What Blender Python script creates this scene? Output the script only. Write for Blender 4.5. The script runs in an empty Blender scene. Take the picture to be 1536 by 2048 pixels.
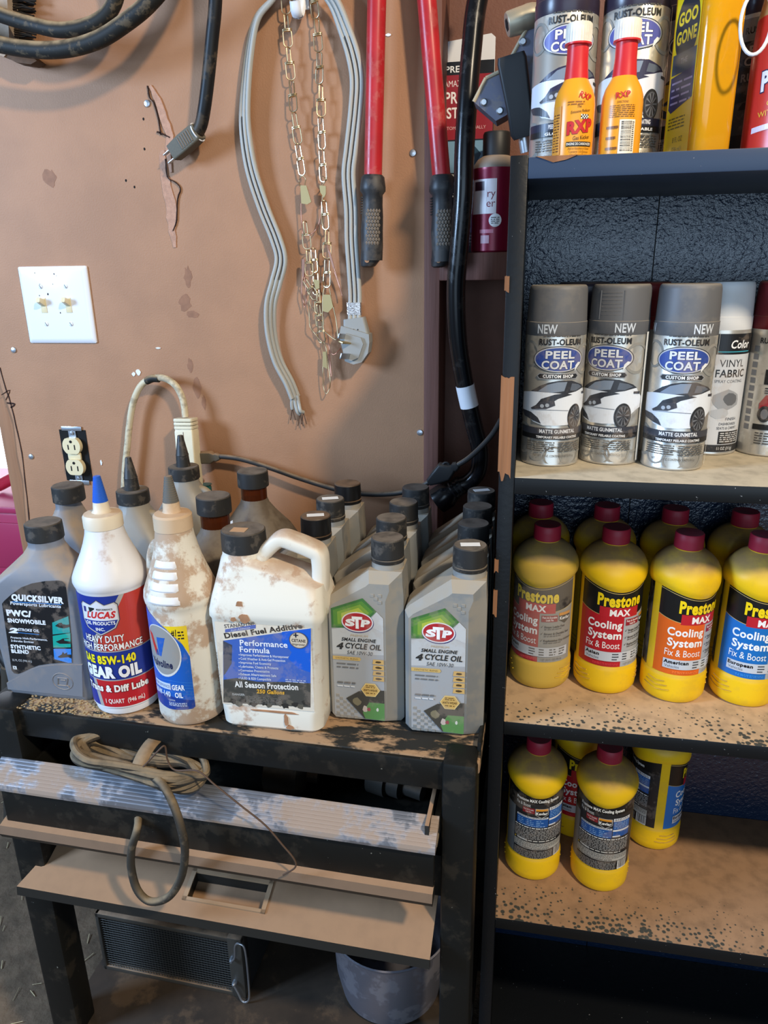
import bpy, bmesh, math, random
from mathutils import Vector, Matrix
from mathutils.geometry import tessellate_polygon
random.seed(7)
SC = bpy.context.scene
COL = bpy.context.collection
PI = math.pi

# ------------------------------------------------------------------ camera
FPX = 1459.23
CAM = Vector((0.8382, -1.1478, 1.3171))
PITCH, YAW, ROLL = 0.3260, -0.1927, -0.0159
_F = Vector((math.sin(YAW)*math.cos(PITCH), math.cos(YAW)*math.cos(PITCH), -math.sin(PITCH)))
_R0 = Vector((math.cos(YAW), -math.sin(YAW), 0)); _U0 = _R0.cross(_F)
_R = _R0*math.cos(ROLL) + _U0*math.sin(ROLL)
_U = -_R0*math.sin(ROLL) + _U0*math.cos(ROLL)
cam_data = bpy.data.cameras.new('camera')
cam_data.sensor_fit = 'HORIZONTAL'; cam_data.sensor_width = 36.0
cam_data.lens = FPX/1536*36.0; cam_data.clip_start = 0.01
cam = bpy.data.objects.new('camera', cam_data); COL.objects.link(cam)
m = Matrix((_R, _U, -_F)).transposed().to_4x4(); m.translation = CAM
cam.matrix_world = m
SC.camera = cam

# ------------------------------------------------------------------ light
world = bpy.data.worlds.new('world'); SC.world = world; world.use_nodes = True
bg = world.node_tree.nodes['Background']
bg.inputs[0].default_value = (0.86, 0.93, 1.0, 1); bg.inputs[1].default_value = 0.07

def aim(o, target):
    o.rotation_euler = (Vector(target)-o.location).to_track_quat('-Z', 'Y').to_euler()
def area(name, loc, target, sx, sy, power, col):
    l = bpy.data.lights.new(name, 'AREA'); l.shape = 'RECTANGLE'; l.size = sx; l.size_y = sy
    l.energy = power; l.color = col
    o = bpy.data.objects.new(name, l); COL.objects.link(o); o.location = loc; aim(o, target)
    return o
# daylight through the open garage door behind the photographer and a side window on the left
area('garage_door_daylight', (1.3, -4.2, 1.40), (1.0, 0, 1.2), 3.4, 1.9, 36, (0.55, 0.76, 1.0))
area('side_window_daylight', (-1.35, -1.45, 1.75), (0.1, 0, 1.2), 0.55, 0.7, 46, (0.44, 0.66, 1.0))
# warm shop bulb hanging above on the right
bl = bpy.data.lights.new('shop_bulb', 'POINT'); bl.energy = 105; bl.color = (1.0, 0.84, 0.62); bl.shadow_soft_size = 0.07
bo = bpy.data.objects.new('shop_bulb', bl); COL.objects.link(bo); bo.location = (1.75, -1.5, 2.55)

SC.view_settings.view_transform = 'Standard'; SC.view_settings.look = 'None'
SC.view_settings.gamma = 1.0; SC.view_settings.use_curve_mapping = False
SC.view_settings.exposure = 0.72
try:
    SC.cycles.use_denoising = True
    SC.cycles.max_bounces = 8; SC.cycles.sample_clamp_indirect = 4.0
except Exception:
    pass

# ------------------------------------------------------------------ helpers
def at(u, v, y=None, z=None, x=None):
    """a point of the place seen at photo coordinates u,v on the plane y=, z= or x="""
    d = _F + _R*((u-768)/FPX) + _U*((1024-v)/FPX)
    if y is not None: t = (y-CAM.y)/d.y
    elif z is not None: t = (z-CAM.z)/d.z
    else: t = (x-CAM.x)/d.x
    return CAM + d*t

def lin(c):
    return tuple(((x/255)/12.92 if x/255 <= 0.04045 else ((x/255+0.055)/1.055)**2.4) for x in c)

def tag(o, label=None, cat=None, group=None, kind=None):
    if label: o['label'] = label
    if cat: o['category'] = cat
    if group: o['group'] = group
    if kind: o['kind'] = kind
    return o

def thing(name, loc, label, cat, group=None, rz=0.0, rx=0.0, ry=0.0):
    o = bpy.data.objects.new(name, None); COL.objects.link(o)
    o.empty_display_size = 0.02
    o.location = loc; o.rotation_euler = (rx, ry, rz)
    return tag(o, label, cat, group)

def inst(name, mesh, parent=None, loc=(0, 0, 0), rot=(0, 0, 0), scale=(1, 1, 1)):
    o = bpy.data.objects.new(name, mesh); COL.objects.link(o)
    if parent: o.parent = parent
    o.location = loc; o.rotation_euler = rot; o.scale = scale
    return o

def smooth_path(pts, n=8, closed=False):
    P = [Vector(p) for p in pts]; out = []; N = len(P)
    segs = N if closed else N-1
    for i in range(segs):
        if closed:
            p0, p1, p2, p3 = P[(i-1) % N], P[i], P[(i+1) % N], P[(i+2) % N]
        else:
            p1, p2 = P[i], P[i+1]
            p0 = P[i-1] if i > 0 else p1*2-p2
            p3 = P[i+2] if i+2 < N else p2*2-p1
        for k in range(n):
            t = k/n
            out.append(0.5*((2*p1)+(p2-p0)*t+(2*p0-5*p1+4*p2-p3)*t*t+(3*p1-p0-3*p2+p3)*t**3))
    if not closed: out.append(P[-1])
    return out

class G:
    """collects geometry; build() links it as ONE mesh object"""
    def __init__(self): self.v = []; self.f = []; self.mi = []; self.cur = 0
    def add(self, vs, fs):
        b = len(self.v); self.v += [tuple(x) for x in vs]
        self.f += [tuple(i+b for i in f) for f in fs]; self.mi += [self.cur]*len(fs)
        return self
    def bm(self, bm):
        bm.verts.ensure_lookup_table(); bm.verts.index_update()
        return self.add([v.co.copy() for v in bm.verts], [[v.index for v in f.verts] for f in bm.faces])
    def box(self, x0, x1, y0, y1, z0, z1, bev=0.0, seg=2):
        b = bmesh.new(); bmesh.ops.create_cube(b, size=1)
        for v in b.verts:
            v.co = Vector(((x0+x1)/2+v.co.x*(x1-x0), (y0+y1)/2+v.co.y*(y1-y0), (z0+z1)/2+v.co.z*(z1-z0)))
        if bev > 0:
            bmesh.ops.bevel(b, geom=b.edges[:], offset=bev, segments=seg, affect='EDGES', profile=0.5)
        self.bm(b); b.free(); return self
    def lathe(self, prof, n=48, cx=0.0, cy=0.0, cap0=True, cap1=True, fun=None):
        vs = []; fs = []
        for k, (r, z) in enumerate(prof):
            for i in range(n):
                a = 2*PI*i/n
                rr, zz = (fun(k, r, z, a) if fun else (r, z))
                vs.append((cx+rr*math.sin(a), cy-rr*math.cos(a), zz))
        for k in range(len(prof)-1):
            for i in range(n):
                j = (i+1) % n
                fs.append((k*n+i, k*n+j, (k+1)*n+j, (k+1)*n+i))
        if cap0: fs.append(tuple(range(n-1, -1, -1)))
        if cap1: fs.append(tuple((len(prof)-1)*n+i for i in range(n)))
        return self.add(vs, fs)
    def loft(self, rings, cap0=True, cap1=True):
        n = len(rings[0]); vs = [p for r in rings for p in r]; fs = []
        for k in range(len(rings)-1):
            for i in range(n):
                j = (i+1) % n
                fs.append((k*n+i, k*n+j, (k+1)*n+j, (k+1)*n+i))
        if cap0: fs.append(tuple(range(n-1, -1, -1)))
        if cap1: fs.append(tuple((len(rings)-1)*n+i for i in range(n)))
        return self.add(vs, fs)
    def sweep(self, path, sec, hint=(0, -1, 0), closed=False, scales=None, twist=None):
        """sec: list of (a,b) in the frame (side, hint-normal); the frame follows hint"""
        P = [Vector(p) for p in path]; n = len(sec); rings = []; N = len(P)
        h = Vector(hint)
        for i in range(N):
            if closed: t = P[(i+1) % N]-P[(i-1) % N]
            else: t = P[min(i+1, N-1)]-P[max(i-1, 0)]
            if t.length < 1e-9: t = Vector((0, 0, 1))
            t.normalize()
            nn = h-t*h.dot(t)
            if nn.length < 1e-4: nn = Vector((0, 0, 1))-t*t.z
            if nn.length < 1e-4: nn = Vector((1, 0, 0))-t*t.x
            nn.normalize(); s = t.cross(nn)
            if twist:
                a = twist[i] if hasattr(twist, '__len__') else twist*i
                s, nn = s*math.cos(a)+nn*math.sin(a), nn*math.cos(a)-s*math.sin(a)
            k = scales[i] if scales else 1.0
            rings.append([P[i]+s*(a*k)+nn*(b*k) for a, b in sec])
        if closed:
            rings.append(rings[0]); return self.loft(rings, False, False)
        return self.loft(rings)
    def tube(self, path, r, n=10, closed=False, hint=(0.13, -1, 0.07), scales=None):
        sec = [(r*math.cos(2*PI*i/n), r*math.sin(2*PI*i/n)) for i in range(n)]
        return self.sweep(path, sec, hint, closed, scales)
    def cyl(self, p0, p1, r, n=16, r1=None):
        p0 = Vector(p0); p1 = Vector(p1)
        return self.tube([p0, p1], r, n, scales=[1.0, (r1/r if r1 is not None else 1.0)])
    def prism(self, pts, y0, y1):
        """outline in x,z given thickness along y"""
        n = len(pts)
        tri = tessellate_polygon([[Vector((a, b, 0)) for a, b in pts]])
        vs = [(a, y0, b) for a, b in pts]+[(a, y1, b) for a, b in pts]
        fs = [tuple(t) for t in tri]+[tuple(i+n for i in t[::-1]) for t in tri]
        fs += [(i, (i+1) % n, (i+1) % n+n, i+n) for i in range(n)]
        return self.add(vs, fs)
    def xf(self, M):
        self.v = [tuple(M @ Vector(p)) for p in self.v]; return self
    def mesh(self, name, mats, smooth=True, ang=38):
        me = bpy.data.meshes.new(name); me.from_pydata(self.v, [], self.f)
        if not isinstance(mats, (list, tuple)): mats = [mats]
        for mm in mats: me.materials.append(mm)
        for p, k in zip(me.polygons, self.mi): p.material_index = k
        b = bmesh.new(); b.from_mesh(me); bmesh.ops.recalc_face_normals(b, faces=b.faces[:]); b.to_mesh(me); b.free()
        if smooth:
            me.polygons.foreach_set('use_smooth', [True]*len(me.polygons))
            me.set_sharp_from_angle(angle=math.radians(ang))
        me.update(); return me
    def build(self, name, mats, parent=None, loc=(0, 0, 0), rot=(0, 0, 0), smooth=True, ang=38):
        return inst(name, self.mesh(name, mats, smooth, ang), parent, loc, rot)

def ring(x0, x1, y0, y1, z, rc, n=7):
    """rounded rectangle ring at height z; rc one radius or four (front-left, front-right, back-right, back-left)"""
    if not isinstance(rc, (list, tuple)): rc = [rc]*4
    lim = min((x1-x0)/2, (y1-y0)/2)
    rc = [min(r, lim) for r in rc]
    out = []
    for (cx, cy, a0, r) in ((x0+rc[0], y0+rc[0], PI, rc[0]), (x1-rc[1], y0+rc[1], 1.5*PI, rc[1]),
                            (x1-rc[2], y1-rc[2], 0, rc[2]), (x0+rc[3], y1-rc[3], 0.5*PI, rc[3])):
        for i in range(n+1):
            a = a0+0.5*PI*i/n
            out.append(Vector((cx+r*math.cos(a), cy+r*math.sin(a), z)))
    return out

def frame_to(p0, p1, hint=(0, -1, 0)):
    """matrix taking local z (0..) along p0->p1 with local -y towards hint"""
    p0 = Vector(p0); z = (Vector(p1)-p0).normalized(); h = Vector(hint)
    y = -(h-z*h.dot(z)).normalized(); x = y.cross(z)
    M = Matrix((x, y, z)).transposed().to_4x4(); M.translation = p0
    return M

# ------------------------------------------------------------------ materials
DUST = (186, 150, 116)
def M(name, col, rough=0.5, metal=0.0, var=0.0, vscale=40, dust=0.0, dcol=DUST, blotch=0.0, bscale=35, bthr=0.52,
      bump=0.0, bumpscale=200, stretch=None, trans=0.0, coat=0.0, alpha=1.0, speck=0.0, speckscale=300, speckcol=(190, 190, 190),
      dmin=0.35, col2=None, attr=False, spec=0.5, nlo=0.25, nhi=0.95, ior=1.45, emit=0.0):
    mt = bpy.data.materials.new(name); mt.use_nodes = True
    nt = mt.node_tree; N = nt.nodes; L = nt.links
    b = N['Principled BSDF']
    b.inputs['Roughness'].default_value = rough; b.inputs['Metallic'].default_value = metal
    b.inputs['Specular IOR Level'].default_value = spec; b.inputs['IOR'].default_value = ior
    if trans: b.inputs['Transmission Weight'].default_value = trans
    if coat: b.inputs['Coat Weight'].default_value = coat; b.inputs['Coat Roughness'].default_value = 0.12
    geo = N.new('ShaderNodeNewGeometry')
    pos = geo.outputs['Position']
    if stretch:
        mp = N.new('ShaderNodeMapping'); mp.inputs['Scale'].default_value = stretch
        L.new(pos, mp.inputs['Vector']); pos2 = mp.outputs[0]
    else: pos2 = pos
    def noise(scale, det=3, vec=None, r=0.55):
        n = N.new('ShaderNodeTexNoise'); n.inputs['Scale'].default_value = scale; n.inputs['Detail'].default_value = det
        n.inputs['Roughness'].default_value = r
        L.new(vec or pos2, n.inputs['Vector']); return n.outputs['Fac']
    def ramp(fac, lo, hi, a=0.0, c=1.0):
        r = N.new('ShaderNodeMapRange'); r.interpolation_type = 'SMOOTHSTEP'
        r.inputs['From Min'].default_value = lo; r.inputs['From Max'].default_value = hi
        r.inputs['To Min'].default_value = a; r.inputs['To Max'].default_value = c
        L.new(fac, r.inputs['Value']); return r.outputs[0]
    def math_(op, a, c, clamp=False):
        n = N.new('ShaderNodeMath'); n.operation = op; n.use_clamp = clamp
        for i, x in enumerate((a, c)):
            if isinstance(x, (int, float)): n.inputs[i].default_value = x
            else: L.new(x, n.inputs[i])
        return n.outputs[0]
    def mix(fac, a, c):
        n = N.new('ShaderNodeMix'); n.data_type = 'RGBA'
        if isinstance(fac, (int, float)): n.inputs[0].default_value = fac
        else: L.new(fac, n.inputs[0])
        for i, x in ((6, a), (7, c)):
            if isinstance(x, tuple): n.inputs[i].default_value = (*x, 1)
            else: L.new(x, n.inputs[i])
        return n.outputs[2]
    base = lin(col)
    if attr:
        an = N.new('ShaderNodeAttribute'); an.attribute_name = 'Col'; cur = an.outputs['Color']
    else: cur = base
    if var:
        dark = tuple(x*(1-var) for x in (lin(col2) if col2 else base)) if not col2 else lin(col2)
        f = ramp(noise(vscale, 5), 0.3, 0.72, 0.0, 1.0 if col2 else 1.0)
        if attr: cur = cur
        else: cur = mix(f, cur, dark)
    rfac = None
    if speck:
        f = ramp(noise(speckscale, 2), 1-speck*0.4-0.02, 1-speck*0.4+0.03)
        cur = mix(f, cur, lin(speckcol))
    d = None
    if dust:
        sep = N.new('ShaderNodeSeparateXYZ'); L.new(geo.outputs['Normal'], sep.inputs[0])
        up = ramp(sep.outputs[2], nlo, nhi)
        nz = ramp(noise(55, 5), 0.25, 0.62, dmin, 1.0)
        d = math_('MULTIPLY', math_('MULTIPLY', up, nz), dust, True)
    if blotch:
        bl_ = math_('MULTIPLY', ramp(noise(bscale, 8, r=0.65), bthr, bthr+0.1), blotch, True)
        d = bl_ if d is None else math_('MAXIMUM', d, bl_)
    if d is not None:
        cur = mix(d, cur, lin(dcol))
        r = N.new('ShaderNodeMapRange'); r.inputs['To Min'].default_value = rough; r.inputs['To Max'].default_value = max(0.9, rough)
        L.new(d, r.inputs['Value']); L.new(r.outputs[0], b.inputs['Roughness'])
        if metal or trans:
            for nm, val in (('Metallic', metal), ('Transmission Weight', trans)):
                if val:
                    r2 = N.new('ShaderNodeMapRange'); r2.inputs['To Min'].default_value = val; r2.inputs['To Max'].default_value = 0
                    L.new(d, r2.inputs['Value']); L.new(r2.outputs[0], b.inputs[nm])
    if isinstance(cur, tuple): b.inputs['Base Color'].default_value = (*cur, 1)
    else: L.new(cur, b.inputs['Base Color'])
    if bump:
        bp = N.new('ShaderNodeBump'); bp.inputs['Strength'].default_value = 1.0; bp.inputs['Distance'].default_value = bump
        L.new(noise(bumpscale, 3), bp.inputs['Height']); L.new(bp.outputs[0], b.inputs['Normal'])
    if emit:
        b.inputs['Emission Color'].default_value = (*base, 1); b.inputs['Emission Strength'].default_value = emit
    if alpha < 1: b.inputs['Alpha'].default_value = alpha
    return mt

# flat print: colours come with the label's own faces
PRINT = M('label_print', (255, 255, 255), 0.34, attr=True)
PRINT_DUSTY = M('label_print_dusty', (255, 255, 255), 0.5, attr=True, blotch=0.30, bscale=30, bthr=0.44, dcol=(176, 150, 128))
PRINT_SEMI = M('label_print_semi', (255, 255, 255), 0.4, attr=True, blotch=0.22, bscale=40, bthr=0.5, dcol=(170, 150, 132))

# ------------------------------------------------------------------ label art
_fc = bpy.data.curves.new('lettering', 'FONT'); _fc.resolution_u = 3
_fo = bpy.data.objects.new('lettering', _fc)
_tc = {}
def glyphs(s, bold, shear, sp=1.0):
    key = (s, round(bold, 3), round(shear, 3), round(sp, 3))
    if key in _tc: return _tc[key]
    _fc.body = s; _fc.offset = bold; _fc.shear = shear; _fc.space_character = sp
    me = _fo.to_mesh()
    vs = [(v.co.x/0.729, v.co.y/0.729) for v in me.vertices]
    fs = [tuple(p.vertices) for p in me.polygons]
    _fo.to_mesh_clear()
    _tc[key] = (vs, fs); return _tc[key]

EPS = 0.000032
class Art:
    """flat print in metres (u to the right, v up), later laid on a bottle by a mapping"""
    def __init__(self): self.v = []; self.f = []; self.c = []; self.lay = 1
    def _add(self, vs, fs, col, lay):
        b = len(self.v); self.v += [(x, y, lay) for x, y in vs]
        self.f += [tuple(i+b for i in f) for f in fs]; self.c += [col]*len(fs)
    def poly(self, pts, col, up=True):
        if up: self.lay += 1
        tri = tessellate_polygon([[Vector((a, b, 0)) for a, b in pts]])
        self._add(pts, [tuple(t) for t in tri], col, self.lay); return self
    def rect(self, x0, y0, x1, y1, col, up=True):
        if up: self.lay += 1
        self._add([(x0, y0), (x1, y0), (x1, y1), (x0, y1)], [(0, 1, 2, 3)], col, self.lay); return self
    def ell(self, cx, cy, rx, ry, col, n=36, up=True, rot=0):
        c, s = math.cos(rot), math.sin(rot)
        return self.poly([(cx+rx*math.cos(2*PI*i/n)*c-ry*math.sin(2*PI*i/n)*s, cy+rx*math.cos(2*PI*i/n)*s+ry*math.sin(2*PI*i/n)*c) for i in range(n)], col, up)
    def text(self, s, x, y, h, col, w=None, al='C', bold=0.0, shear=0.0, rot=0.0, sx=1.0, out=None, outb=0.03, arc=None, up=True, sp=None):
        if sp is None: sp = 1.0+bold*2.2
        if out is not None:
            self.text(s, x, y, h, out, w, al, bold+outb, shear, rot, sx, arc=arc, up=up, sp=sp); up = True
        if up: self.lay += 1
        vs, fs = glyphs(s, bold, shear, sp)
        if not vs: return self
        vb = glyphs(s, 0.0, 0.0, sp)[0]
        xa, xb = min(p[0] for p in vb), max(p[0] for p in vb)
        kx = (w/(xb-xa)) if w else h*sx
        off = {'C': (xa+xb)/2, 'L': xa, 'R': xb}[al]
        c, sn = math.cos(rot), math.sin(rot); o = []
        for (a, b) in vs:
            X, Y = (a-off)*kx, b*h
            if arc: Y += arc*X*X
            o.append((x+X*c-Y*sn, y+X*sn+Y*c))
        self._add(o, fs, col, self.lay); return self
    def fine(self, x0, y0, x1, y1, rows, col, fill=0.45, seed=1, just=True):
        """illegible fine print: broken dashes"""
        self.lay += 1; rnd = random.Random(seed); dy = (y1-y0)/rows
        for r in range(rows):
            y = y1-(r+0.75)*dy; x = x0; xe = x1 if just else x0+(x1-x0)*rnd.uniform(0.6, 1)
            while x < xe:
                wl = rnd.uniform(1.0, 4.0)*dy*0.8
                self._add([(x, y), (min(x+wl, xe), y), (min(x+wl, xe), y+dy*fill), (x, y+dy*fill)], [(0, 1, 2, 3)], col, self.lay)
                x += wl+dy*0.5
        return self
    def mesh(self, name, mapf, mat=None, du=None):
        b = bmesh.new(); ly = b.faces.layers.int.new('ci')
        pal = {}; vv = [b.verts.new(p) for p in self.v]
        for f, c in zip(self.f, self.c):
            try: fc = b.faces.new([vv[i] for i in f])
            except ValueError: continue
            fc[ly] = pal.setdefault(c, len(pal))
        if du:
            us = [p[0] for p in self.v]; k0 = math.ceil(min(us)/du); k1 = math.floor(max(us)/du)
            for k in range(k0, k1+1):
                bmesh.ops.bisect_plane(b, geom=b.verts[:]+b.edges[:]+b.faces[:], plane_co=(k*du, 0, 0), plane_no=(1, 0, 0), dist=1e-7)
        for v in b.verts: v.co = mapf(v.co.x, v.co.y, 0.00022+v.co.z*EPS)
        me = bpy.data.meshes.new(name); b.to_mesh(me)
        ci = [f[ly] for f in b.faces]; b.free()
        inv = [None]*len(pal)
        for c, i in pal.items(): inv[i] = (*lin(c), 1.0)
        at_ = me.color_attributes.new('Col', 'FLOAT_COLOR', 'CORNER')
        buf = []
        for p, i in zip(me.polygons, ci): buf += list(inv[i])*p.loop_total
        at_.data.foreach_set('color', buf)
        me.materials.append(mat or PRINT); me.update(); return me

def on_cyl(r, a0=0.0, z0=0.0, cx=0.0, cy=0.0):
    def f(u, v, o):
        a = a0+u/r
        return Vector((cx+(r+o)*math.sin(a), cy-(r+o)*math.cos(a), z0+v))
    return f
def on_flat(y, x0=0.0, z0=0.0, slope=0.0):
    return lambda u, v, o: Vector((x0+u, y-o+slope*v, z0+v))
def warp(f, uf=None, vf=None):
    return lambda u, v, o: f(uf(u) if uf else u, vf(v) if vf else v, o)
def on_top(z, x0=0.0, y0=0.0, rot=0.0):
    c, s = math.cos(rot), math.sin(rot)
    return lambda u, v, o: Vector((x0+u*c-v*s, y0+u*s+v*c, z+o))

# ------------------------------------------------------------------ shared materials
m_hard = M('hardboard', (170, 124, 90), 0.62, var=0.14, vscale=9, bump=0.0004, bumpscale=400, speck=0.28, speckscale=220, speckcol=(140, 96, 66))
m_recess = M('recess_board', (120, 78, 62), 0.6, var=0.25, vscale=14, bump=0.0004, bumpscale=300)
m_trim = M('brown_stud', (118, 76, 64), 0.65, var=0.3, vscale=60, stretch=(1, 1, 0.06), bump=0.0008, bumpscale=160)
m_post = M('raw_stud', (158, 112, 78), 0.7, var=0.3, vscale=60, stretch=(1, 1, 0.06), bump=0.0008, bumpscale=160)
m_dirt = M('dirt_floor', (112, 94, 74), 0.95, var=0.5, vscale=14, blotch=0.5, bscale=18, dcol=(120, 100, 80), bump=0.004, bumpscale=60)
m_cream = M('cream_plastic', (226, 216, 186), 0.35, var=0.08, vscale=60, blotch=0.25, bscale=50, bthr=0.6, dcol=(150, 120, 90))
m_plate = M('glossy_plate', (232, 232, 236), 0.12, coat=0.5)
m_ivory = M('ivory_plastic', (224, 208, 168), 0.3)
m_zinc = M('zinc_metal', (190, 194, 200), 0.35, 0.9)
m_steelw = M('nickel_wire', (208, 188, 152), 0.32, 1.0)
m_pink = M('copper_wire', (212, 160, 140), 0.3, 1.0)
m_brass = M('brass_plate', (202, 178, 128), 0.4, 0.9)
m_black = M('black_plastic', (26, 26, 27), 0.5, dust=0.5, dcol=(120, 105, 90))
m_blackrub = M('black_rubber', (20, 20, 21), 0.45, spec=.35, dust=0.7, blotch=0.15, dcol=(150, 128, 100))
m_hole = M('dark_hollow', (8, 8, 8), 0.9)
m_greycord = M('grey_vinyl', (166, 164, 156), 0.5, dust=0.2, blotch=0.12, bscale=30)
m_greyplug = M('grey_plug', (150, 150, 146), 0.5)
m_red = M('red_enamel', (186, 38, 44), 0.32, var=0.25, vscale=30, blotch=0.18, bscale=60, dcol=(205, 120, 110))
m_grip = M('grip_rubber', (40, 40, 42), 0.45, blotch=0.25, dcol=(110, 100, 90))
m_tan = M('dusty_tread', (118, 106, 94), 0.8)
m_white = M('white_plastic', (226, 226, 228), 0.4)
m_paper = M('white_paper', (225, 225, 228), 0.7)
m_silver = M('foil', (215, 205, 200), 0.25, 0.9, bump=0.001, bumpscale=300)
m_crackdark = M('crack_dark', (48, 26, 16), 0.9)
m_torn = M('torn_fibre', (190, 146, 122), 0.9, var=0.2, vscale=150, bump=0.0008, bumpscale=500)

# ------------------------------------------------------------------ the setting
floor = G().box(-2.2, 2.0, -2.4, 1.6, -0.03, 0).build('floor', m_dirt); tag(floor, 'trampled brown dirt floor with straw bits', kind='structure')
wall = thing('wall_back', (0, 0, 0), 'tan hardboard wall panel with a torn crack and screw heads', None); tag(wall, kind='structure')
pts = [(0.682, 0.0), (0.682, 2.3), (-0.115, 2.3), (-0.115, 1.42), (-0.092, 1.34), (-0.098, 1.24), (-0.078, 1.16), (-0.074, 1.12), (-0.069, 1.10), (-0.062, 1.06), (-0.066, 1.0), (-0.064, 0.95), (-0.070, 0.9), (-0.078, 0.82), (-0.082, 0.74), (-0.085, 0.0)]
G().prism(pts, 0.0, 0.006).build('board', m_hard, wall, smooth=False)
w2 = G().box(0.60, 1.7, 0.088, 0.10, 0, 2.3).build('wall_right', m_recess); tag(w2, 'dark red-brown recessed wall between the studs', kind='structure')
t1 = G().box(0.682, 0.706, -0.004, 0.088, 0, 2.3, 0.002).build('trim_1', m_trim); tag(t1, 'dark brown vertical stud beside the tan hardboard', kind='structure')
t2 = G().box(-0.100, -0.064, 0.008, 0.088, 0, 2.3, 0.003).build('trim_2', m_post); tag(t2, 'raw wooden door stud at the broken board edge', kind='structure')
shelfb = G().box(0.706, 0.822, -0.014, 0.088, 1.294, 1.333, 0.002).build('recess_shelf', m_trim)
tag(shelfb, 'brown board shelf nailed between the studs under the red can', 'shelf')

# bright doorway far left
wl = thing('door_1', (0, 0, 0), 'bright daylit doorway left of the wooden stud', None); tag(wl, kind='structure')
m_day = M('outdoor_glow', (238, 244, 255), 0.5, emit=2.2)  # self-glowing panel stands in for the bright outdoors past the doorway
G().box(-1.9, -0.7, 1.3, 1.31, 0.05, 2.0).build('glow_panel', m_day, wl)
for x0, x1, z0, z1 in ((-1.96, -1.9, 0, 2.06), (-0.7, -0.64, 0, 2.06), (-1.9, -0.7, 2.0, 2.06)):
    G().box(x0, x1, 1.28, 1.34, z0, z1, 0.004).build('frame', m_post, wl)

# screw heads, paint flecks and holes in the board
gs = G(); gs.lathe([(0.0001, 0.0), (0.0052, 0.0), (0.0052, 0.0008), (0.0044, 0.002), (0.002, 0.0026), (0.0001, 0.0027)], 20)
gs.xf(Matrix.Rotation(PI/2, 4, 'X')); me_screw = gs.mesh('screw', m_zinc)
for u, v in ((295, 207), (28, 700), (63, 913), (826, 306), (840, 865), (402, 960)):
    p = at(u, v, y=0.0); inst('screw', me_screw, wall, p)
def blob(cx, cy, rx, ry, n=11, seed=0, jag=0.35):
    r = random.Random(seed); return [(cx+rx*math.cos(2*PI*i/n)*r.uniform(1-jag, 1), cy+ry*math.sin(2*PI*i/n)*r.uniform(1-jag, 1)) for i in range(n)]
for k, (u, v, rx, ry) in enumerate(((277, 744, .005, .006), (268, 748, .004, .004), (203, 925, .0022, .006), (777, 70, .005, .002), (317, 696, .006, .0015))):
    p = at(u, v, y=0.0); G().prism(blob(p.x, p.z, rx, ry, seed=k), -0.0012, 0.001).build('paint_fleck', m_paper, wall)
for u, v in ((287, 238), (289, 298), (252, 361), (269, 374)):
    p = at(u, v, y=0.0); G().prism(blob(p.x, p.z, .0016, .0022, 9, u, .1), -0.0003, 0.001).build('nail_hole', m_hole, wall)

# the torn crack: a lifted fibre ribbon with a dark split beside it
def ribbon(path, widths, y0, y1, jag=0.25, seed=3):
    r = random.Random(seed); L_, R_ = [], []
    for i, p in enumerate(path):
        q0 = path[max(i-1, 0)]; q1 = path[min(i+1, len(path)-1)]
        d = Vector((q1[0]-q0[0], q1[1]-q0[1])).normalized(); n = Vector((-d.y, d.x))
        w = widths[i] if hasattr(widths, '__len__') else widths
        L_.append((p[0]+n.x*w*r.uniform(1-jag, 1+jag), p[1]+n.y*w*r.uniform(1-jag, 1+jag)))
        R_.append((p[0]-n.x*w*r.uniform(1-jag, 1+jag), p[1]-n.y*w*r.uniform(1-jag, 1+jag)))
    return G().prism(L_+R_[::-1], y0, y1)
def pp(l, y=0.0, n=3):
    a = smooth_path([at(u, v, y=y) for u, v in l], n); return [(p.x, p.z) for p in a]
tp = pp([(301, 172), (316, 200), (330, 240), (340, 272), (337, 300), (343, 345)])
ribbon(tp, [0.0015+0.0042*math.sin(PI*min(1, (i+1)/len(tp))) for i in range(len(tp))], -0.0022, 0.001).build('torn_strip', m_torn, wall, smooth=False)
tp2 = pp([(326, 300), (328, 340), (334, 372), (342, 420), (345, 462), (350, 495)])
ribbon(tp2, [0.0025+0.006*math.sin(PI*min(1, (i+1)/len(tp2))) for i in range(len(tp2))], -0.0013, 0.001, seed=8).build('torn_strip', m_torn, wall, smooth=False)
for l, w in (([(296, 172), (300, 195), (308, 205), (316, 230), (321, 258), (322, 270)], .0007), ([(315, 264), (330, 270), (341, 275)], .0010), ([(332, 318), (334, 345), (338, 357), (352, 365), (362, 378), (356, 398), (354, 440), (347, 462)], .0006)):
    ribbon(pp(l), w, -0.0026, 0.001, .5, 5).build('split', m_crackdark, wall, smooth=False)
for l, w in (([(0, 735), (12, 778), (20, 800), (32, 850), (44, 905), (50, 960), (56, 1010), (60, 1060)], .0009), ([(3, 790), (20, 780), (12, 800)], .0006), ([(14, 806), (30, 808), (22, 815)], .0012)):
    ribbon(pp(l), w, -0.0008, 0.001, .4, 6).build('split', m_crackdark, wall, smooth=False)
# old grease runs on the board
m_stain = M('grease_stain', (150, 106, 78), 0.7, var=0.2, vscale=80)
for k, (u, v, rx, ry) in enumerate(((376, 555, .008, .02), (370, 605, .013, .018), (385, 628, .012, .008), (380, 730, .006, .016), (395, 775, .009, .02), (408, 805, .005, .014), (100, 355, .014, .016))):
    p = at(u, v, y=0.0); G().prism(blob(p.x, p.z, rx, ry, 14, k+20, .45), -0.00025, 0.001).build('stain', m_stain, wall, smooth=False)

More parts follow.
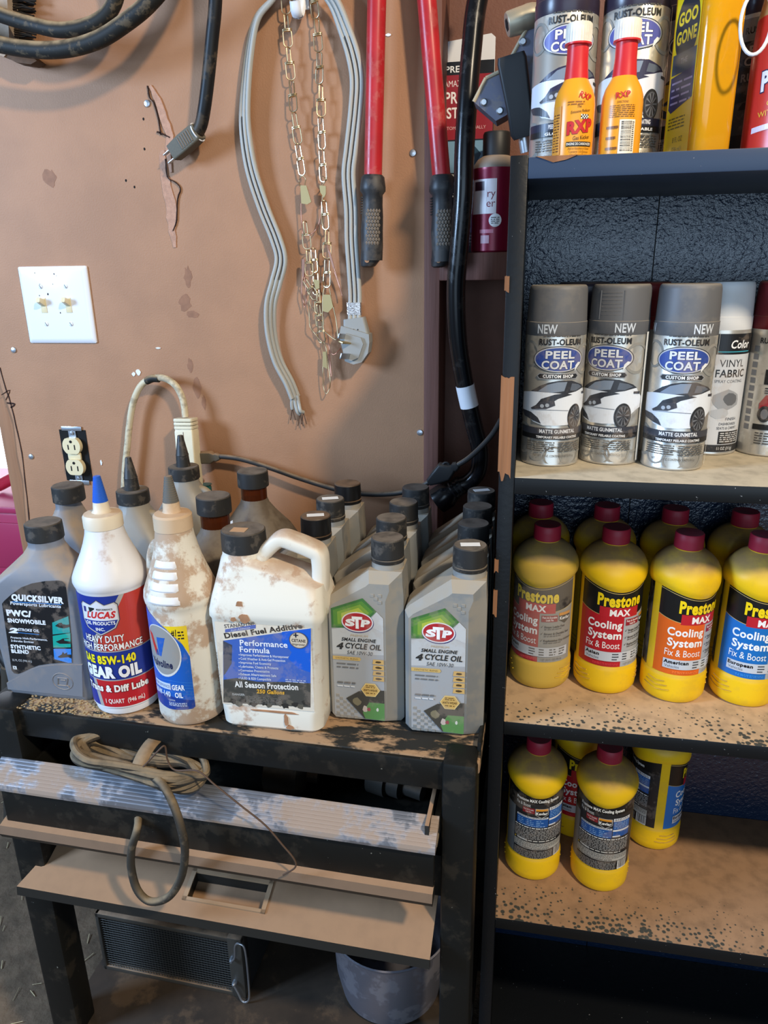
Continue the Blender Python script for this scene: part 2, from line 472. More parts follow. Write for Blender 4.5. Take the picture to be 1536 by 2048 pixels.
# ------------------------------------------------------------------ light switch
p = at(112, 610, y=-0.004)
sw = thing('light_switch', (0.0628, 0, 1.2619), 'white double toggle light switch plate screwed to the hardboard wall', 'light switch')
gp = G(); W2, H2 = .0628, .0619
gp.loft([ring(-W2, W2, -H2, H2, 0, .002), ring(-W2, W2, -H2, H2, .0025, .003), ring(-W2+.004, W2-.004, -H2+.004, H2-.004, .0058, .003), ring(-W2+.008, W2-.008, -H2+.008, H2-.008, .0066, .003)])
gp.xf(Matrix.Rotation(PI/2, 4, 'X')); gp.build('plate', m_plate, sw)
for sx in (-.023, .023):
    G().box(sx-.0055, sx+.0055, -.0074, -.004, -.012, .012, .0005).build('toggle_frame', m_ivory, sw)
    t = G().loft([ring(-.0042, .0042, -.0055, .0055, 0, .001, 3), ring(-.0034, .0034, -.004, .004, .015, .0015, 3)])
    t.xf(Matrix.Translation((sx, -.006, .004)) @ Matrix.Rotation(math.radians(68), 4, 'X')); t.build('toggle', m_ivory, sw)
    for sz in (-.0302, .0302):
        s = G().lathe([(.0036, 0), (.0036, .0006), (.0026, .0014), (.0001, .0016)], 16); s.xf(Matrix.Translation((sx, -.0066, sz)) @ Matrix.Rotation(PI/2, 4, 'X'))
        so = s.build('plate_screw', m_white, sw)
        q = G().box(-.003, .003, -.0083, -.0078, -.0004, .0004); q.xf(Matrix.Translation((sx, 0, sz)) @ Matrix.Rotation(1.0, 4, 'Y')); q.build('slot', m_hole, so)
m_fly = M('fly_specks', (60, 50, 45), 0.8)
for x, z, r in ((-.03, .052, .0012), (.005, .05, .0017), (.009, .047, .001), (-.024, .033, .0017), (-.012, .018, .0018), (-.028, .016, .001), (.0, .034, .0008), (.006, -.012, .0012)):
    G().prism(blob(x, z, r, r*1.4, 8, int(x*9999), .4), -.0068, -.0062).build('fly_speck', m_fly, sw)

# ------------------------------------------------------------------ bare duplex outlet in its box opening
oc = at(152.5, 911, y=0.0)
ol = thing('wall_outlet', oc, 'bare cream duplex outlet without cover in a black wall box', 'outlet')
G().box(-.026, .026, -.0006, .001, -.047, .047).build('box_opening', m_hole, ol)
G().prism([(-.007, -.052), (.007, -.052), (.007, .052), (-.007, .052)], -.0026, -.0012).build('strap', m_zinc, ol)
for s in (-1, 1):
    G().box(-.0195, .0195, -.003, -.0014, s*.0495-.004, s*.0495+.004, .0006).build('mounting_ear', m_zinc, ol)
    sc_ = G().lathe([(.0036, 0), (.003, .0016), (.0001, .002)], 14); sc_.xf(Matrix.Translation((0, -.003, s*.0416)) @ Matrix.Rotation(PI/2, 4, 'X')); sc_.build('screw', m_zinc, ol)
    g = G(); pr = []
    for i in range(28):
        a = 2*PI*i/28; x, z = .0172*math.cos(a), .0172*math.sin(a); z = max(-.0142, min(.0142, z)); pr.append((x, s*.0195+z))
    g.prism(pr, -.0105, -.002); f = g.build('socket_face', m_ivory, ol)
    for x in (-.0063, .0063):
        G().box(x-.0011, x+.0011, -.0108, -.0104, s*.0195-.0065, s*.0195+.0025).build('slot', m_hole, f)
    G().prism(blob(0, s*.0195+.008, .0028, .0026, 12, 3, 0), -.0108, -.0104).build('slot', m_hole, f)
G().box(-.0125, .0125, -.0065, -.002, -.006, .006, .001).build('bridge', m_ivory, ol)

# ------------------------------------------------------------------ brush hanging top left
br = thing('brush', at(45, 60, y=-0.02), 'worn wooden brush with black bristles hanging behind the cable loops', 'brush')
b0 = br.location.copy()
pl = [(at(u, v, y=-.02)-b0) for u, v in ((-25, -60), (22, -60), (28, 60), (30, 105), (18, 118), (-30, 100))]
G().prism([(q.x, q.z) for q in pl], -.012, .016).build('back', M('worn_wood', (170, 150, 130), 0.8, var=.2, vscale=80), br)
g = G(); rb = random.Random(4)
for i in range(34):
    for j in range(3):
        a = at(24+rb.uniform(-2, 3), -50+i*4.9, y=-.02+j*.012)-b0; e = at(68+rb.uniform(-6, 5), -46+i*4.9+rb.uniform(-8, 8), y=-.02+j*.012+rb.uniform(-.004, .004))-b0
        g.tube([a, (a+e)/2+Vector((0, 0, rb.uniform(-.003, .003))), e], .0013, 5)
bb = g.build('bristles', m_blackrub, br); tag(bb, kind='stuff')
g = G(); pl = [(at(u, v, y=-.02)-b0) for u, v in ((18, 116), (30, 100), (60, 108), (82, 125), (70, 132), (40, 128))]
g.prism([(q.x, q.z) for q in pl], -.01, .012).build('brush_toe', M('brush_toe', (92, 70, 52), .8, var=.3, vscale=90), br)

# ------------------------------------------------------------------ heavy cable, looped, with plug end
hc = thing('heavy_cable', at(430, 60, y=-.05), 'thick dusty black cable looped at top left with a two-pin plug end', 'cable')
h0 = hc.location.copy()
def track(l, off=(0, 0, 0)):
    return [at(u, v, y=y)-Vector(off) for u, v, y in l]
m_dustcable = M('dusty_cable', (34, 34, 32), 0.6, spec=.3, dust=0.95, dcol=(170, 146, 112), nlo=0.1, nhi=0.8, blotch=0.2, bscale=60)
G().tube(smooth_path(track([(-160, 20, -.07), (-90, 55, -.07), (-20, 84, -.07), (60, 99, -.07), (130, 98, -.072), (195, 80, -.075), (250, 46, -.08), (300, 4, -.085), (350, -60, -.08), (390, -140, -.07), (420, -190, -.06)], h0), 8), .0112, 14).build('cable', m_dustcable, hc)
G().tube(smooth_path(track([(-160, -80, -.05), (-90, -10, -.05), (-20, 22, -.055), (50, 45, -.055), (120, 60, -.06), (180, 50, -.06), (217, 25, -.06), (235, -15, -.06), (240, -80, -.055), (215, -150, -.05)], h0), 8), .0102, 14).build('cable', m_dustcable, hc)
G().tube(smooth_path(track([(420, -190, -.06), (432, -120, -.055), (431, 0, -.05), (424, 80, -.045), (416, 160, -.042), (409, 215, -.04), (402, 250, -.036), (390, 272, -.03)], h0), 8), .0092, 14).build('cable', m_blackrub, hc)
pa, pb = at(398, 262, y=-.032)-h0, at(348, 306, y=-.022)-h0
g = G(); Lp = (pb-pa).length
g.loft([ring(-.0105, .0105, -.010, .010, 0, .004), ring(-.012, .012, -.011, .011, .004, .003), ring(-.0125, .0125, -.0115, .0115, Lp*.55, .003), ring(-.0115, .0115, -.010, .010, Lp, .003)])
g.xf(frame_to(pa, pb)); plug = g.build('plug', M('worn_plug', (96, 92, 80), .7, dust=.4, bump=.0004, bumpscale=300), hc)
for k in range(6):
    g = G().box(-.0085, .0085, -.0124, -.0105, Lp*.18+k*.0042, Lp*.18+k*.0042+.002, .0005); g.xf(frame_to(pa, pb)); g.build('grip_rib', m_tan, plug)
for sx in (-.0065, .0065):
    g = G().box(sx-.0008, sx+.0008, -.004, .004, Lp, Lp+.016, .0004); g.xf(frame_to(pa, pb)); g.build('prong', m_zinc, plug)
g = G(); Mx = frame_to(pa, pb)
g.tube([Mx @ Vector((.0135*math.cos(a), .0125*math.sin(a), .003)) for a in [2*PI*i/20 for i in range(20)]], .001, 6, True); g.build('wire_tie', m_white, hc)

# ------------------------------------------------------------------ white hook
hk = thing('wall_hook', at(603, 20, y=-.002), 'small white plastic hook on the wall holding the chain', 'hook'); k0 = hk.location.copy()
G().prism([(-.011, .0), (.011, .0), (.011, .05), (-.011, .05)], 0.0, .002).build('hook_base', m_white, hk)
G().sweep(smooth_path([(0, -.001, .045), (0, -.003, .02), (0, -.006, .0), (0, -.016, -.012), (0, -.026, -.010), (0, -.031, .002)], 6), [(.0075*math.cos(2*PI*i/12), .0035*math.sin(2*PI*i/12)) for i in range(12)], (0, -1, 0.2)).build('hook_arm', m_white, hk)

# ------------------------------------------------------------------ grey appliance cord
gc = thing('grey_appliance_cord', at(712, 690, y=-.02), 'flat grey three-wire cord with angled plug draped over the wall hook', 'cord'); c0 = gc.location.copy()
LPx = [(597, -40, -.02), (570, -28, -.022), (543, 2, -.022), (513, 40, -.02), (498, 110, -.018), (490, 200, -.017), (491, 265, -.016), (503, 340, -.015), (527, 415, -.014), (552, 478, -.014), (562, 520, -.014), (552, 565, -.014), (541, 610, -.014), (542, 665, -.013), (555, 720, -.012), (578, 765, -.011), (590, 795, -.01)]
RPx = [(600, -40, -.02), (640, -26, -.022), (668, 5, -.022), (690, 60, -.02), (706, 110, -.019), (714, 160, -.018), (711, 220, -.017), (702, 300, -.016), (697, 350, -.016), (702, 420, -.016), (703, 480, -.016), (707, 540, -.016), (710, 590, -.016), (709, 640, -.018)]
def cordsec(w, t):
    s = []; n = 9
    for k in range(3):
        for i in range(n):
            a = PI-PI*i/(n-1)
            s.append((-w+w/3+k*w*2/3+(w/3)*math.cos(a), t*(.25+.75*math.sin(a))))
    return s+[(a, -b) for a, b in s[::-1]]
lp = smooth_path(track(LPx, c0), 8); rp = smooth_path(track(RPx, c0), 8)
tw = [(-1.15*(1-min(1, max(0, (i-14)/46)))+.9*max(0, min(1, (i-78)/30))) for i in range(len(lp))]
G().sweep(lp, cordsec(.0100, .0036), twist=tw).build('cord', m_greycord, gc)
G().sweep(rp, cordsec(.0104, .0036), twist=[-1.2*max(0, 1-i/34) for i in range(len(rp))]).build('cord', m_greycord, gc)
m_groove = M('cord_groove', (60, 54, 52), .8)
for path, i0 in ((rp, 26), (lp, 44)):
    for s in (-.0034, .0034):
        seg = path[i0:(-3 if path is rp else 88)]
        G().tube([q+Vector((s, -.0030, 0)) for q in seg], .0007, 5).build('groove', m_groove, gc)
for k, (u, v) in enumerate(((586, 838), (601, 850), (608, 846))):
    e = lp[-1]; q = at(u, v, y=-.008)-c0
    G().tube(smooth_path([e+Vector(((k-1)*.004, 0, .004)), e+Vector(((k-1)*.006, 0, -.01)), (e+q)/2+Vector(((k-1)*.003, -.002*k, 0)), q+Vector((0, 0, .018))], 5), .0030, 8).build('wire_end', m_greycord, gc)
    for j in range(2):
        G().tube([q+Vector((0, 0, .019)), q+Vector((.001*(j-.5)*4, 0, .008)), q+Vector((.003*(j-.5)*3, 0, -.002))], .0008, 5).build('bare_strand', M('tarnished_copper', (100, 76, 60), .5, .6) if (k == 0 and j == 0) else bpy.data.materials['tarnished_copper'], gc)
g = G(); q = at(709, 617, y=-.016)-c0
g.loft([ring(-.0116, .0116, -.0052, .005, -.009, .003), ring(-.0118, .0116, -.0056, .005, .009, .003)]); g.xf(Matrix.Translation(q)); g.build('foil_tag', m_silver, gc)
A = at(709, 636, y=-.018)-c0; B = at(713, 664, y=-.018)-c0
g = G(); g.loft([ring(-.0165, .0165, -.009, .009, 0, .004), ring(-.020, .020, -.010, .010, .026, .004)]); g.xf(frame_to(A, B)); g.build('plug_neck', m_greyplug, gc)
Mh = Matrix.Translation(B) @ Matrix.Rotation(math.radians(16), 4, 'Y')
g = G(); pr = [(-.023, .004), (.022, .004), (.026, -.008), (.028, -.024), (.022, -.040), (.010, -.047), (-.004, -.046), (-.012, -.030), (-.022, -.012)]
g.prism(pr, -.014, .012); g.xf(Mh); ph = g.build('plug_head', m_greyplug, gc, smooth=False)
g = G(); g.prism([(-.012, -.004), (.012, -.004), (.018, -.012), (.016, -.034), (.006, -.042), (-.006, -.040), (-.012, -.026)], -.018, -.013); g.xf(Mh); g.build('plug_face', m_greyplug, ph, smooth=False)
for (x, z, w, h) in ((-.004, -.0165, .0045, .0013), (-.011, -.009, .0012, .004), (.002, -.036, .0013, .0045)):
    g = G().box(x-w, x+w, -.038, -.016, z-h, z+h, .0006); g.xf(Mh @ Matrix.Translation((0, -.016, 0)) @ Matrix.Shear('XZ', 4, (0, 0)) @ Matrix.Rotation(math.radians(-26), 4, 'Z') @ Matrix.Translation((0, .016, 0))); g.build('prong', m_brass if x == -.004 else m_zinc, ph)
for k in range(3):
    G().prism([(a, b) for a, b in blob(A.x-.006+k*.0065, A.z-.0165, .0009, .0009, 8, 1, 0)], A.y-.0106, A.y-.009).build('dimple', m_hole, gc)

# ------------------------------------------------------------------ chain stringer
ch = thing('chain_stringer', at(603, 20, y=-.02), 'fine metal link chain with wire snap clips hanging in two strands from the hook', 'chain'); s0 = ch.location.copy()
def stad(w, h, n=8):
    o = []
    for i in range(n+1): a = PI*i/n; o.append(Vector((w*math.cos(a), 0, h-w+w*math.sin(a))))
    for i in range(n+1): a = PI+PI*i/n; o.append(Vector((w*math.cos(a), 0, -h+w+w*math.sin(a))))
    return o
WR = .00105
g = G(); lo = stad(.0060, .0135); g.tube([p+Vector((0, 0, -.0125)) for p in lo], WR, 6, True)
hi = stad(.0036, .0125); g.tube([Matrix.Rotation(math.radians(50), 3, 'Z') @ p+Vector((0, 0, .0115)) for p in hi], WR, 6, True)
for dz in (-.0012, .0012):
    g.tube([Vector((.0062*math.cos(a), .0022*math.sin(a), dz+.0005*math.cos(a))) for a in [2*PI*i/12 for i in range(12)]], WR, 6, True)
me_link = g.mesh('link', m_steelw)
rl = random.Random(5)
def hang(knots, y=-.012, nxt=None):
    for i, (u, v) in enumerate(knots):
        p = at(u, v, y=y); q = at(*(knots[i+1] if i+1 < len(knots) else (2*u-knots[i-1][0], 2*v-knots[i-1][1])), y=y)
        d = (p-q); ang = math.atan2(d.x, d.z)
        inst('link', me_link, ch, p-s0, (0, ang, 0), (1, 1, max(.7, min(1.12, d.length/.0505)))).rotation_euler = (rl.uniform(-.1, .1), ang, rl.uniform(-.5, .3))
hang([(571, -6), (574, 60), (579, 126), (585, 191), (592, 255), (600, 318)])
hang([(628, 4), (635, 69), (639, 135), (642, 200), (643, 265), (645, 330)])
hang([(650, 429), (654, 487), (654, 545)])
hang([(612, 469), (617, 525), (620, 577), (637, 604), (638, 630), (641, 662)])
hang([(628, 520), (632, 565)], -.009)
def wirepx(l, mat, y=-.014, r=.0009, closed=False):
    G().tube(smooth_path([at(u, v, y=y+(i % 2)*.002)-s0 for i, (u, v) in enumerate(l)], 5, closed), r, 6, closed).build('snap_wire', mat, ch)
Z = lambda l: [(560+a/4.875, 380+b/4.875) for a, b in l]
wirepx([(600, 372), (598, 362), (604, 352), (611, 358), (609, 372)], m_steelw)
wirepx([(641, 375), (649, 365), (651, 358), (645, 352)], m_steelw)
wirepx(Z([(205, 130), (208, 280), (222, 420), (240, 440), (300, 432), (350, 385), (380, 320), (402, 190), (405, 100)]), m_pink)
wirepx(Z([(415, 60), (405, 200), (412, 330), (440, 370)]), m_steelw)
wirepx(Z([(230, 690), (222, 830), (212, 980), (228, 1090), (245, 1135), (256, 1070), (250, 960), (235, 800), (232, 700)]), m_pink)
wirepx(Z([(455, 515), (480, 620), (520, 740), (570, 900), (605, 1030), (585, 960), (530, 800)]), m_pink)
wirepx(Z([(470, 930), (430, 960), (415, 1100), (422, 1340), (470, 1410), (545, 1460), (560, 1420), (548, 1280), (510, 1100), (480, 960)]), m_steelw)
wirepx(Z([(275, 1080), (285, 1220), (292, 1330), (340, 1400), (400, 1475), (430, 1490), (448, 1440)]), m_steelw)
wirepx(Z([(465, 1420), (480, 1530), (510, 1600), (550, 1590), (590, 1540)]), m_pink)
wirepx(Z([(410, 1480), (420, 1600), (418, 1760), (425, 1920), (450, 1985), (480, 1940), (490, 1860), (470, 1700), (452, 1560), (430, 1480)]), m_steelw)
wirepx(Z([(478, 1560), (490, 1700), (500, 1815), (490, 1760), (470, 1600)]), m_pink)
wirepx(Z([(292, 980), (290, 1110), (350, 1190), (385, 1215)]), m_steelw)
def platepx(l, mat, y=-.016): 
    g = G(); pl = [at(u, v, y=y)-s0 for u, v in l]; yy = pl[0].y; g.prism([(q.x, q.z) for q in pl], yy-.0012, yy+.0012); g.build('clip_plate', mat, ch, smooth=False)
platepx([(601, 371), (613, 371), (623, 404), (615, 409), (603, 407)], m_brass)
platepx([(639, 371), (652, 372), (652, 388), (648, 396), (641, 385)], m_brass)
platepx(Z([(425, 1020), (490, 1020), (520, 1140), (470, 1195), (418, 1180)]), m_brass)
platepx(Z([(420, 1575), (450, 1575), (465, 1745), (418, 1720)]), m_brass)
platepx(Z([(215, 675), (242, 675), (236, 850), (215, 840)]), m_pink)
platepx(Z([(325, 870), (385, 880), (385, 960), (350, 970)]), m_brass)
platepx(Z([(470, 600), (488, 595), (532, 755), (518, 765)]), m_pink)

# ------------------------------------------------------------------ bolt cutter
bc = thing('bolt_cutter', at(800, 0, y=-.03), 'red-handled bolt cutter with black textured grips hanging on the wall', 'bolt cutter'); b0 = bc.location.copy()
def grip(p0, p1, mirror, name):
    g = G(); Mx = frame_to(p0, p1); s = mirror
    L_ = (p1-p0).length
    prof = [(0, .0135, .0135, 0), (.003, .0165, .016, 0), (.016, .0185, .017, 0), (.021, .0185, .017, 0), (.026, .0145, .0145, 0), (.04, .0145, .0145, 0), (.055, .0155, .0148, .0), (.075, .0162, .0148, .0008), (.095, .016, .0148, .0), (.115, .0162, .0148, .0008), (L_-.022, .0155, .0145, 0), (L_-.01, .0145, .0125, .003*s), (L_-.002, .011, .010, .006*s), (L_, .006, .006, .007*s)]
    rings = []
    for z, a, b, dx in prof:
        rings.append([Vector((dx+a*math.cos(2*PI*i/24), b*math.sin(2*PI*i/24), z)) for i in range(24)])
    g.loft(rings); g.xf(Mx); go = g.build(name, m_grip, bc)
    # ribs on the inner edge and the diamond tread on the face
    for k in range(7):
        g = G(); g.tube([Vector((s*.0135, -.0075, .03+k*.0035)), Vector((s*.0165, -.001, .03+k*.0035)), Vector((s*.0135, .0075, .03+k*.0035))], .0012, 6); g.xf(Mx); g.build('rib', m_grip, go)
    g = G(); nx, nz = 5, int((L_-.075)/.0048)
    for i in range(nx):
        for j in range(nz):
            a = -s*.30+(i-(nx-1)/2)*.27+(.135 if j % 2 else 0); z = .048+j*.0048
            ce = Vector((.0168*math.sin(a), -.0158*math.cos(a), z)); 
            pts4 = [Vector((.0162*math.sin(a+da), -.0149*math.cos(a+da), z+dz)) for da, dz in ((-.15, 0), (0, -.0031), (.15, 0), (0, .0031))]
            g.add(pts4+[ce], [(0, 1, 4), (1, 2, 4), (2, 3, 4), (3, 0, 4)])
    g.xf(Mx); tag(g.build('tread', m_tan, go, smooth=False), kind='stuff')
    h = G().lathe([(.0035, 0), (.0035, .003)], 14); h.xf(Mx @ Matrix.Translation((.005*s, -.0098, L_-.010)) @ Matrix.Rotation(PI/2, 4, 'X')); h.build('hang_hole', m_hard, go)
TL0, TL1, TL2 = at(759, -260, y=-.03)-b0, at(746, 350, y=-.03)-b0, at(744, 535, y=-.03)-b0
G().cyl(TL0, TL1+(TL2-TL1)*.1, .0128, 20).build('handle', m_red, bc)
grip(TL1, TL2, 1, 'grip')
TR0, TR1, TR2 = at(832, -260, y=-.03)-b0, at(884, 350, y=-.03)-b0, at(886, 535, y=-.03)-b0
G().cyl(TR0, TR1+(TR2-TR1)*.1, .0128, 20).build('handle', m_red, bc)
grip(TR1, TR2, 1, 'grip')

# ------------------------------------------------------------------ thick black power cord with sticker
tk = thing('black_power_cord', at(905, 560, y=-.04), 'thick glossy black power cord with a white sticker hanging beside the bookcase', 'cord'); k0 = tk.location.copy()
m_gloss = M('glossy_black', (16, 16, 18), 0.22, blotch=.12, bscale=40, dcol=(90, 84, 78))
kp = smooth_path(track([(990, -130, -.035), (955, 0, -.04), (943, 100, -.045), (935, 200, -.052), (929, 300, -.056), (926, 400, -.058), (918, 500, -.056), (912, 580, -.052), (916, 680, -.046), (930, 770, -.038), (948, 850, -.03), (960, 900, -.026), (957, 940, -.022), (940, 962, -.02), (918, 972, -.02)], k0), 8)
G().tube(kp, .0135, 16).build('cable', m_gloss, tk)
e0, e1 = at(925, 968, y=-.02)-k0, at(885, 995, y=-.02)-k0
g = G(); g.lathe([(.015, 0), (.0165, .004), (.0145, .006), (.0165, .010), (.0145, .012), (.017, .016), (.0155, .019), (.019, .024), (.022, .032), (.022, .05)], 20); g.xf(frame_to(e0, e1)); g.build('strain_relief', m_gloss, tk)
i0 = min(range(len(kp)), key=lambda i: abs((kp[i]+k0).z-at(932, 765, y=-.038).z)); i1 = min(range(len(kp)), key=lambda i: abs((kp[i]+k0).z-at(943, 812, y=-.034).z))
G().tube(kp[i0:i1+1], .0141, 18).build('sticker', m_paper, tk)

# ------------------------------------------------------------------ thin black extension cord with tap, and the cream power bar
ec = thing('extension_cord', at(890, 940, y=-.04), 'thin black extension cord with a moulded tap running along the wall', 'extension cord'); k0 = ec.location.copy()
m_thin = M('thin_cord', (44, 42, 40), .5, dust=.8, dcol=(150, 126, 100), nlo=.2, nhi=.9)
G().tube(smooth_path(track([(1003, 838, -.10), (985, 868, -.085), (960, 896, -.07), (935, 918, -.055), (912, 932, -.045)], k0), 8), .0040, 10).build('cord', m_thin, ec)
G().tube(smooth_path(track([(862, 962, -.04), (835, 976, -.035), (790, 987, -.03), (730, 988, -.028), (670, 978, -.026), (600, 957, -.024), (540, 936, -.022), (480, 918, -.022), (432, 912, -.022)], k0), 8), .0042, 10).build('cord', m_thin, ec)
a, b = at(916, 930, y=-.046)-k0, at(858, 964, y=-.04)-k0; L_ = (b-a).length
g = G(); g.loft([ring(-.0055, .0055, -.005, .005, 0, .004), ring(-.0075, .0075, -.007, .007, .006, .004), ring(-.006, .006, -.006, .006, .009, .004), ring(-.009, .009, -.0075, .0075, .014, .004), ring(-.014, .018, -.009, .009, .024, .005), ring(-.010, .012, -.009, .009, L_*.75, .005), ring(-.006, .006, -.006, .006, L_, .004)]); g.xf(frame_to(a, b)); tp_ = g.build('tap', m_black, ec)
c = at(892, 932, y=-.045)-k0; G().tube([c+Vector((.0055*math.cos(t), 0, .0055*math.sin(t))) for t in [2*PI*i/16 for i in range(16)]], .0019, 8, True).build('hang_loop', m_black, tp_)
a, b = at(440, 914, y=-.022)-k0, at(394, 915, y=-.022)-k0; L_ = (b-a).length
g = G(); g.loft([ring(-.0045, .0045, -.0045, .0045, 0, .003), ring(-.007, .007, -.006, .006, .006, .003), ring(-.0065, .0065, -.006, .006, .010, .003), ring(-.010, .010, -.008, .008, .016, .003), ring(-.010, .010, -.008, .008, L_, .003)]); g.xf(frame_to(a, b)); g.build('plug', M('dusty_plug', (84, 78, 66), .7, dust=.6), ec)

pb_ = thing('power_bar', at(373, 900, y=-.03), 'dirty cream power bar with its cord arching above, leaning on the wall', 'power strip'); k0 = pb_.location.copy()
ta, tb = at(371, 836, y=-.032)-k0, at(386, 1010, y=-.045)-k0
g = G(); L_ = (tb-ta).length
g.loft([ring(-.0155, .0155, -.012, .012, .018, .003), ring(-.0165, .0165, -.013, .013, .022, .003), ring(-.0165, .0165, -.013, .013, L_, .003)]); g.xf(frame_to(ta, tb)); bd = g.build('bar', m_cream, pb_)
for k in range(3):
    g = G(); g.loft([ring(-.0165, .0165, -.013, .013, k*.0062, .004), ring(-.0170, .0170, -.0135, .0135, k*.0062+.0025, .004), ring(-.0165, .0165, -.013, .013, k*.0062+.005, .004)]); g.xf(frame_to(ta, tb)); g.build('collar', m_cream, pb_)
g = G().box(-.0005, .0005, -.0134, -.0128, .022, L_); g.xf(frame_to(ta, tb)); g.build('seam', m_tan, bd)
m_creamcord = M('cream_cord', (205, 190, 158), .55, blotch=.5, bscale=45, dcol=(120, 104, 86), bthr=.5)
G().tube(smooth_path(track([(371, 834, -.032), (366, 800, -.03), (352, 772, -.028), (330, 757, -.026), (305, 757, -.024), (283, 770, -.022), (268, 800, -.021), (260, 840, -.02), (255, 890, -.02), (250, 940, -.02), (247, 1010, -.02)], k0), 8), .0056, 12).build('cord', m_creamcord, pb_)
G().tube(smooth_path(track([(318, 757, -.0252), (305, 757, -.0242), (293, 762, -.0232)], k0), 6), .0064, 12).build('tape_wrap', m_dustcable, pb_)

tl = thing('glass_tube', at(413, 985, y=-.03), 'small teal glass piece tucked behind the power bar', 'glass piece')
G().lathe([(.0085, -.018), (.0095, -.014), (.0095, .010), (.0085, .012), (.0105, .015)], 18).build('glass', M('teal_glass', (36, 110, 110), .15, trans=.4), tl)
G().box(-.012, .014, -.004, .004, -.045, -.0175, .001).build('stem', m_dustcable, tl)

# ------------------------------------------------------------------ things on the recess shelf
pk = thing('spray_kit_pack', (0.7385, .072, 1.333), 'red and black boxed spray system pack behind the cable', 'package')
G().box(-.036, .036, -.010, .012, 0, .205, .001).build('box', M('card_dark', (40, 34, 40), .5), pk)
G().prism([(-.036, .205), (.036, .205), (.036, .292), (.030, .297), (-.036, .290)], -.001, .001).build('hang_card', m_paper, pk)
A_ = Art()
A_.rect(-.036, .245, .036, .262, (20, 18, 20)); A_.text('PREVAL', -.034, .2485, .0085, (240, 240, 240), w=.043, al='L', bold=.02)
A_.rect(-.036, .160, .036, .245, (150, 30, 42)); A_.text('AMAZING', -.036, .230, .0085, (235, 225, 225), w=.040, al='L')
A_.text('SPRAY', -.043, .2085, .0155, (245, 240, 240), w=.048, al='L', bold=.02); A_.text('SYSTEM', -.050, .189, .0145, (245, 240, 240), w=.056, al='L', bold=.02)
A_.text('ATOMIZES VIRTUALLY', -.036, .1735, .0045, (225, 190, 190), w=.062, al='L')
A_.rect(-.036, .0, .036, .160, (24, 30, 40)); A_.rect(-.036, .115, .036, .158, (120, 160, 190))
A_.poly([(-.02, .118), (.01, .118), (.02, .14), (.005, .156), (-.012, .146)], (30, 60, 80)); A_.poly([(-.03, .105), (.02, .098), (.02, .108), (-.03, .114)], (220, 215, 205))
A_.fine(-.03, .08, .02, .094, 3, (200, 205, 210), seed=4); A_.rect(-.01, .03, .03, .075, (40, 90, 150)); A_.fine(-.03, .01, .02, .028, 4, (160, 165, 170), seed=5)
inst('print', A_.mesh('print', on_flat(-.0102), PRINT), pk)

rc = thing('red_spray_can', (0.783, .020, 1.333), 'dark red aerosol can with black cap in the wall recess', 'spray can')
G().lathe([(.0305, 0), (.033, .002), (.033, .108), (.0335, .110), (.0335, .113)], 40).build('body', M('dark_red_tin', (130, 20, 50), .3, .2), rc)
G().lathe([(.0335, .113), (.032, .118), (.026, .126), (.019, .130)], 40).build('shoulder', M('tin_dome', (160, 152, 140), .5, .6, dust=.5), rc)
G().lathe([(.019, .128), (.0195, .134), (.0195, .158), (.018, .161)], 32).build('cap', m_black, rc)
A_ = Art(); A_.rect(-.03, .052, .012, .098, (225, 215, 215)); A_.text('ry', .0105, .074, .011, (120, 20, 45), al='R'); A_.text('er', .0105, .061, .011, (120, 20, 45), al='R')
A_.rect(-.024, .083, -.006, .095, (60, 20, 40)); A_.ell(.011, .043, .009, .009, (240, 240, 240)); A_.fine(.005, .038, .017, .048, 4, (60, 60, 60), seed=2); A_.rect(-.012, .026, .009, .031, (205, 120, 140)); A_.rect(-.010, .012, .003, .023, (205, 160, 170))
inst('print', A_.mesh('print', on_cyl(.033, -.25), PRINT, .003), rc)

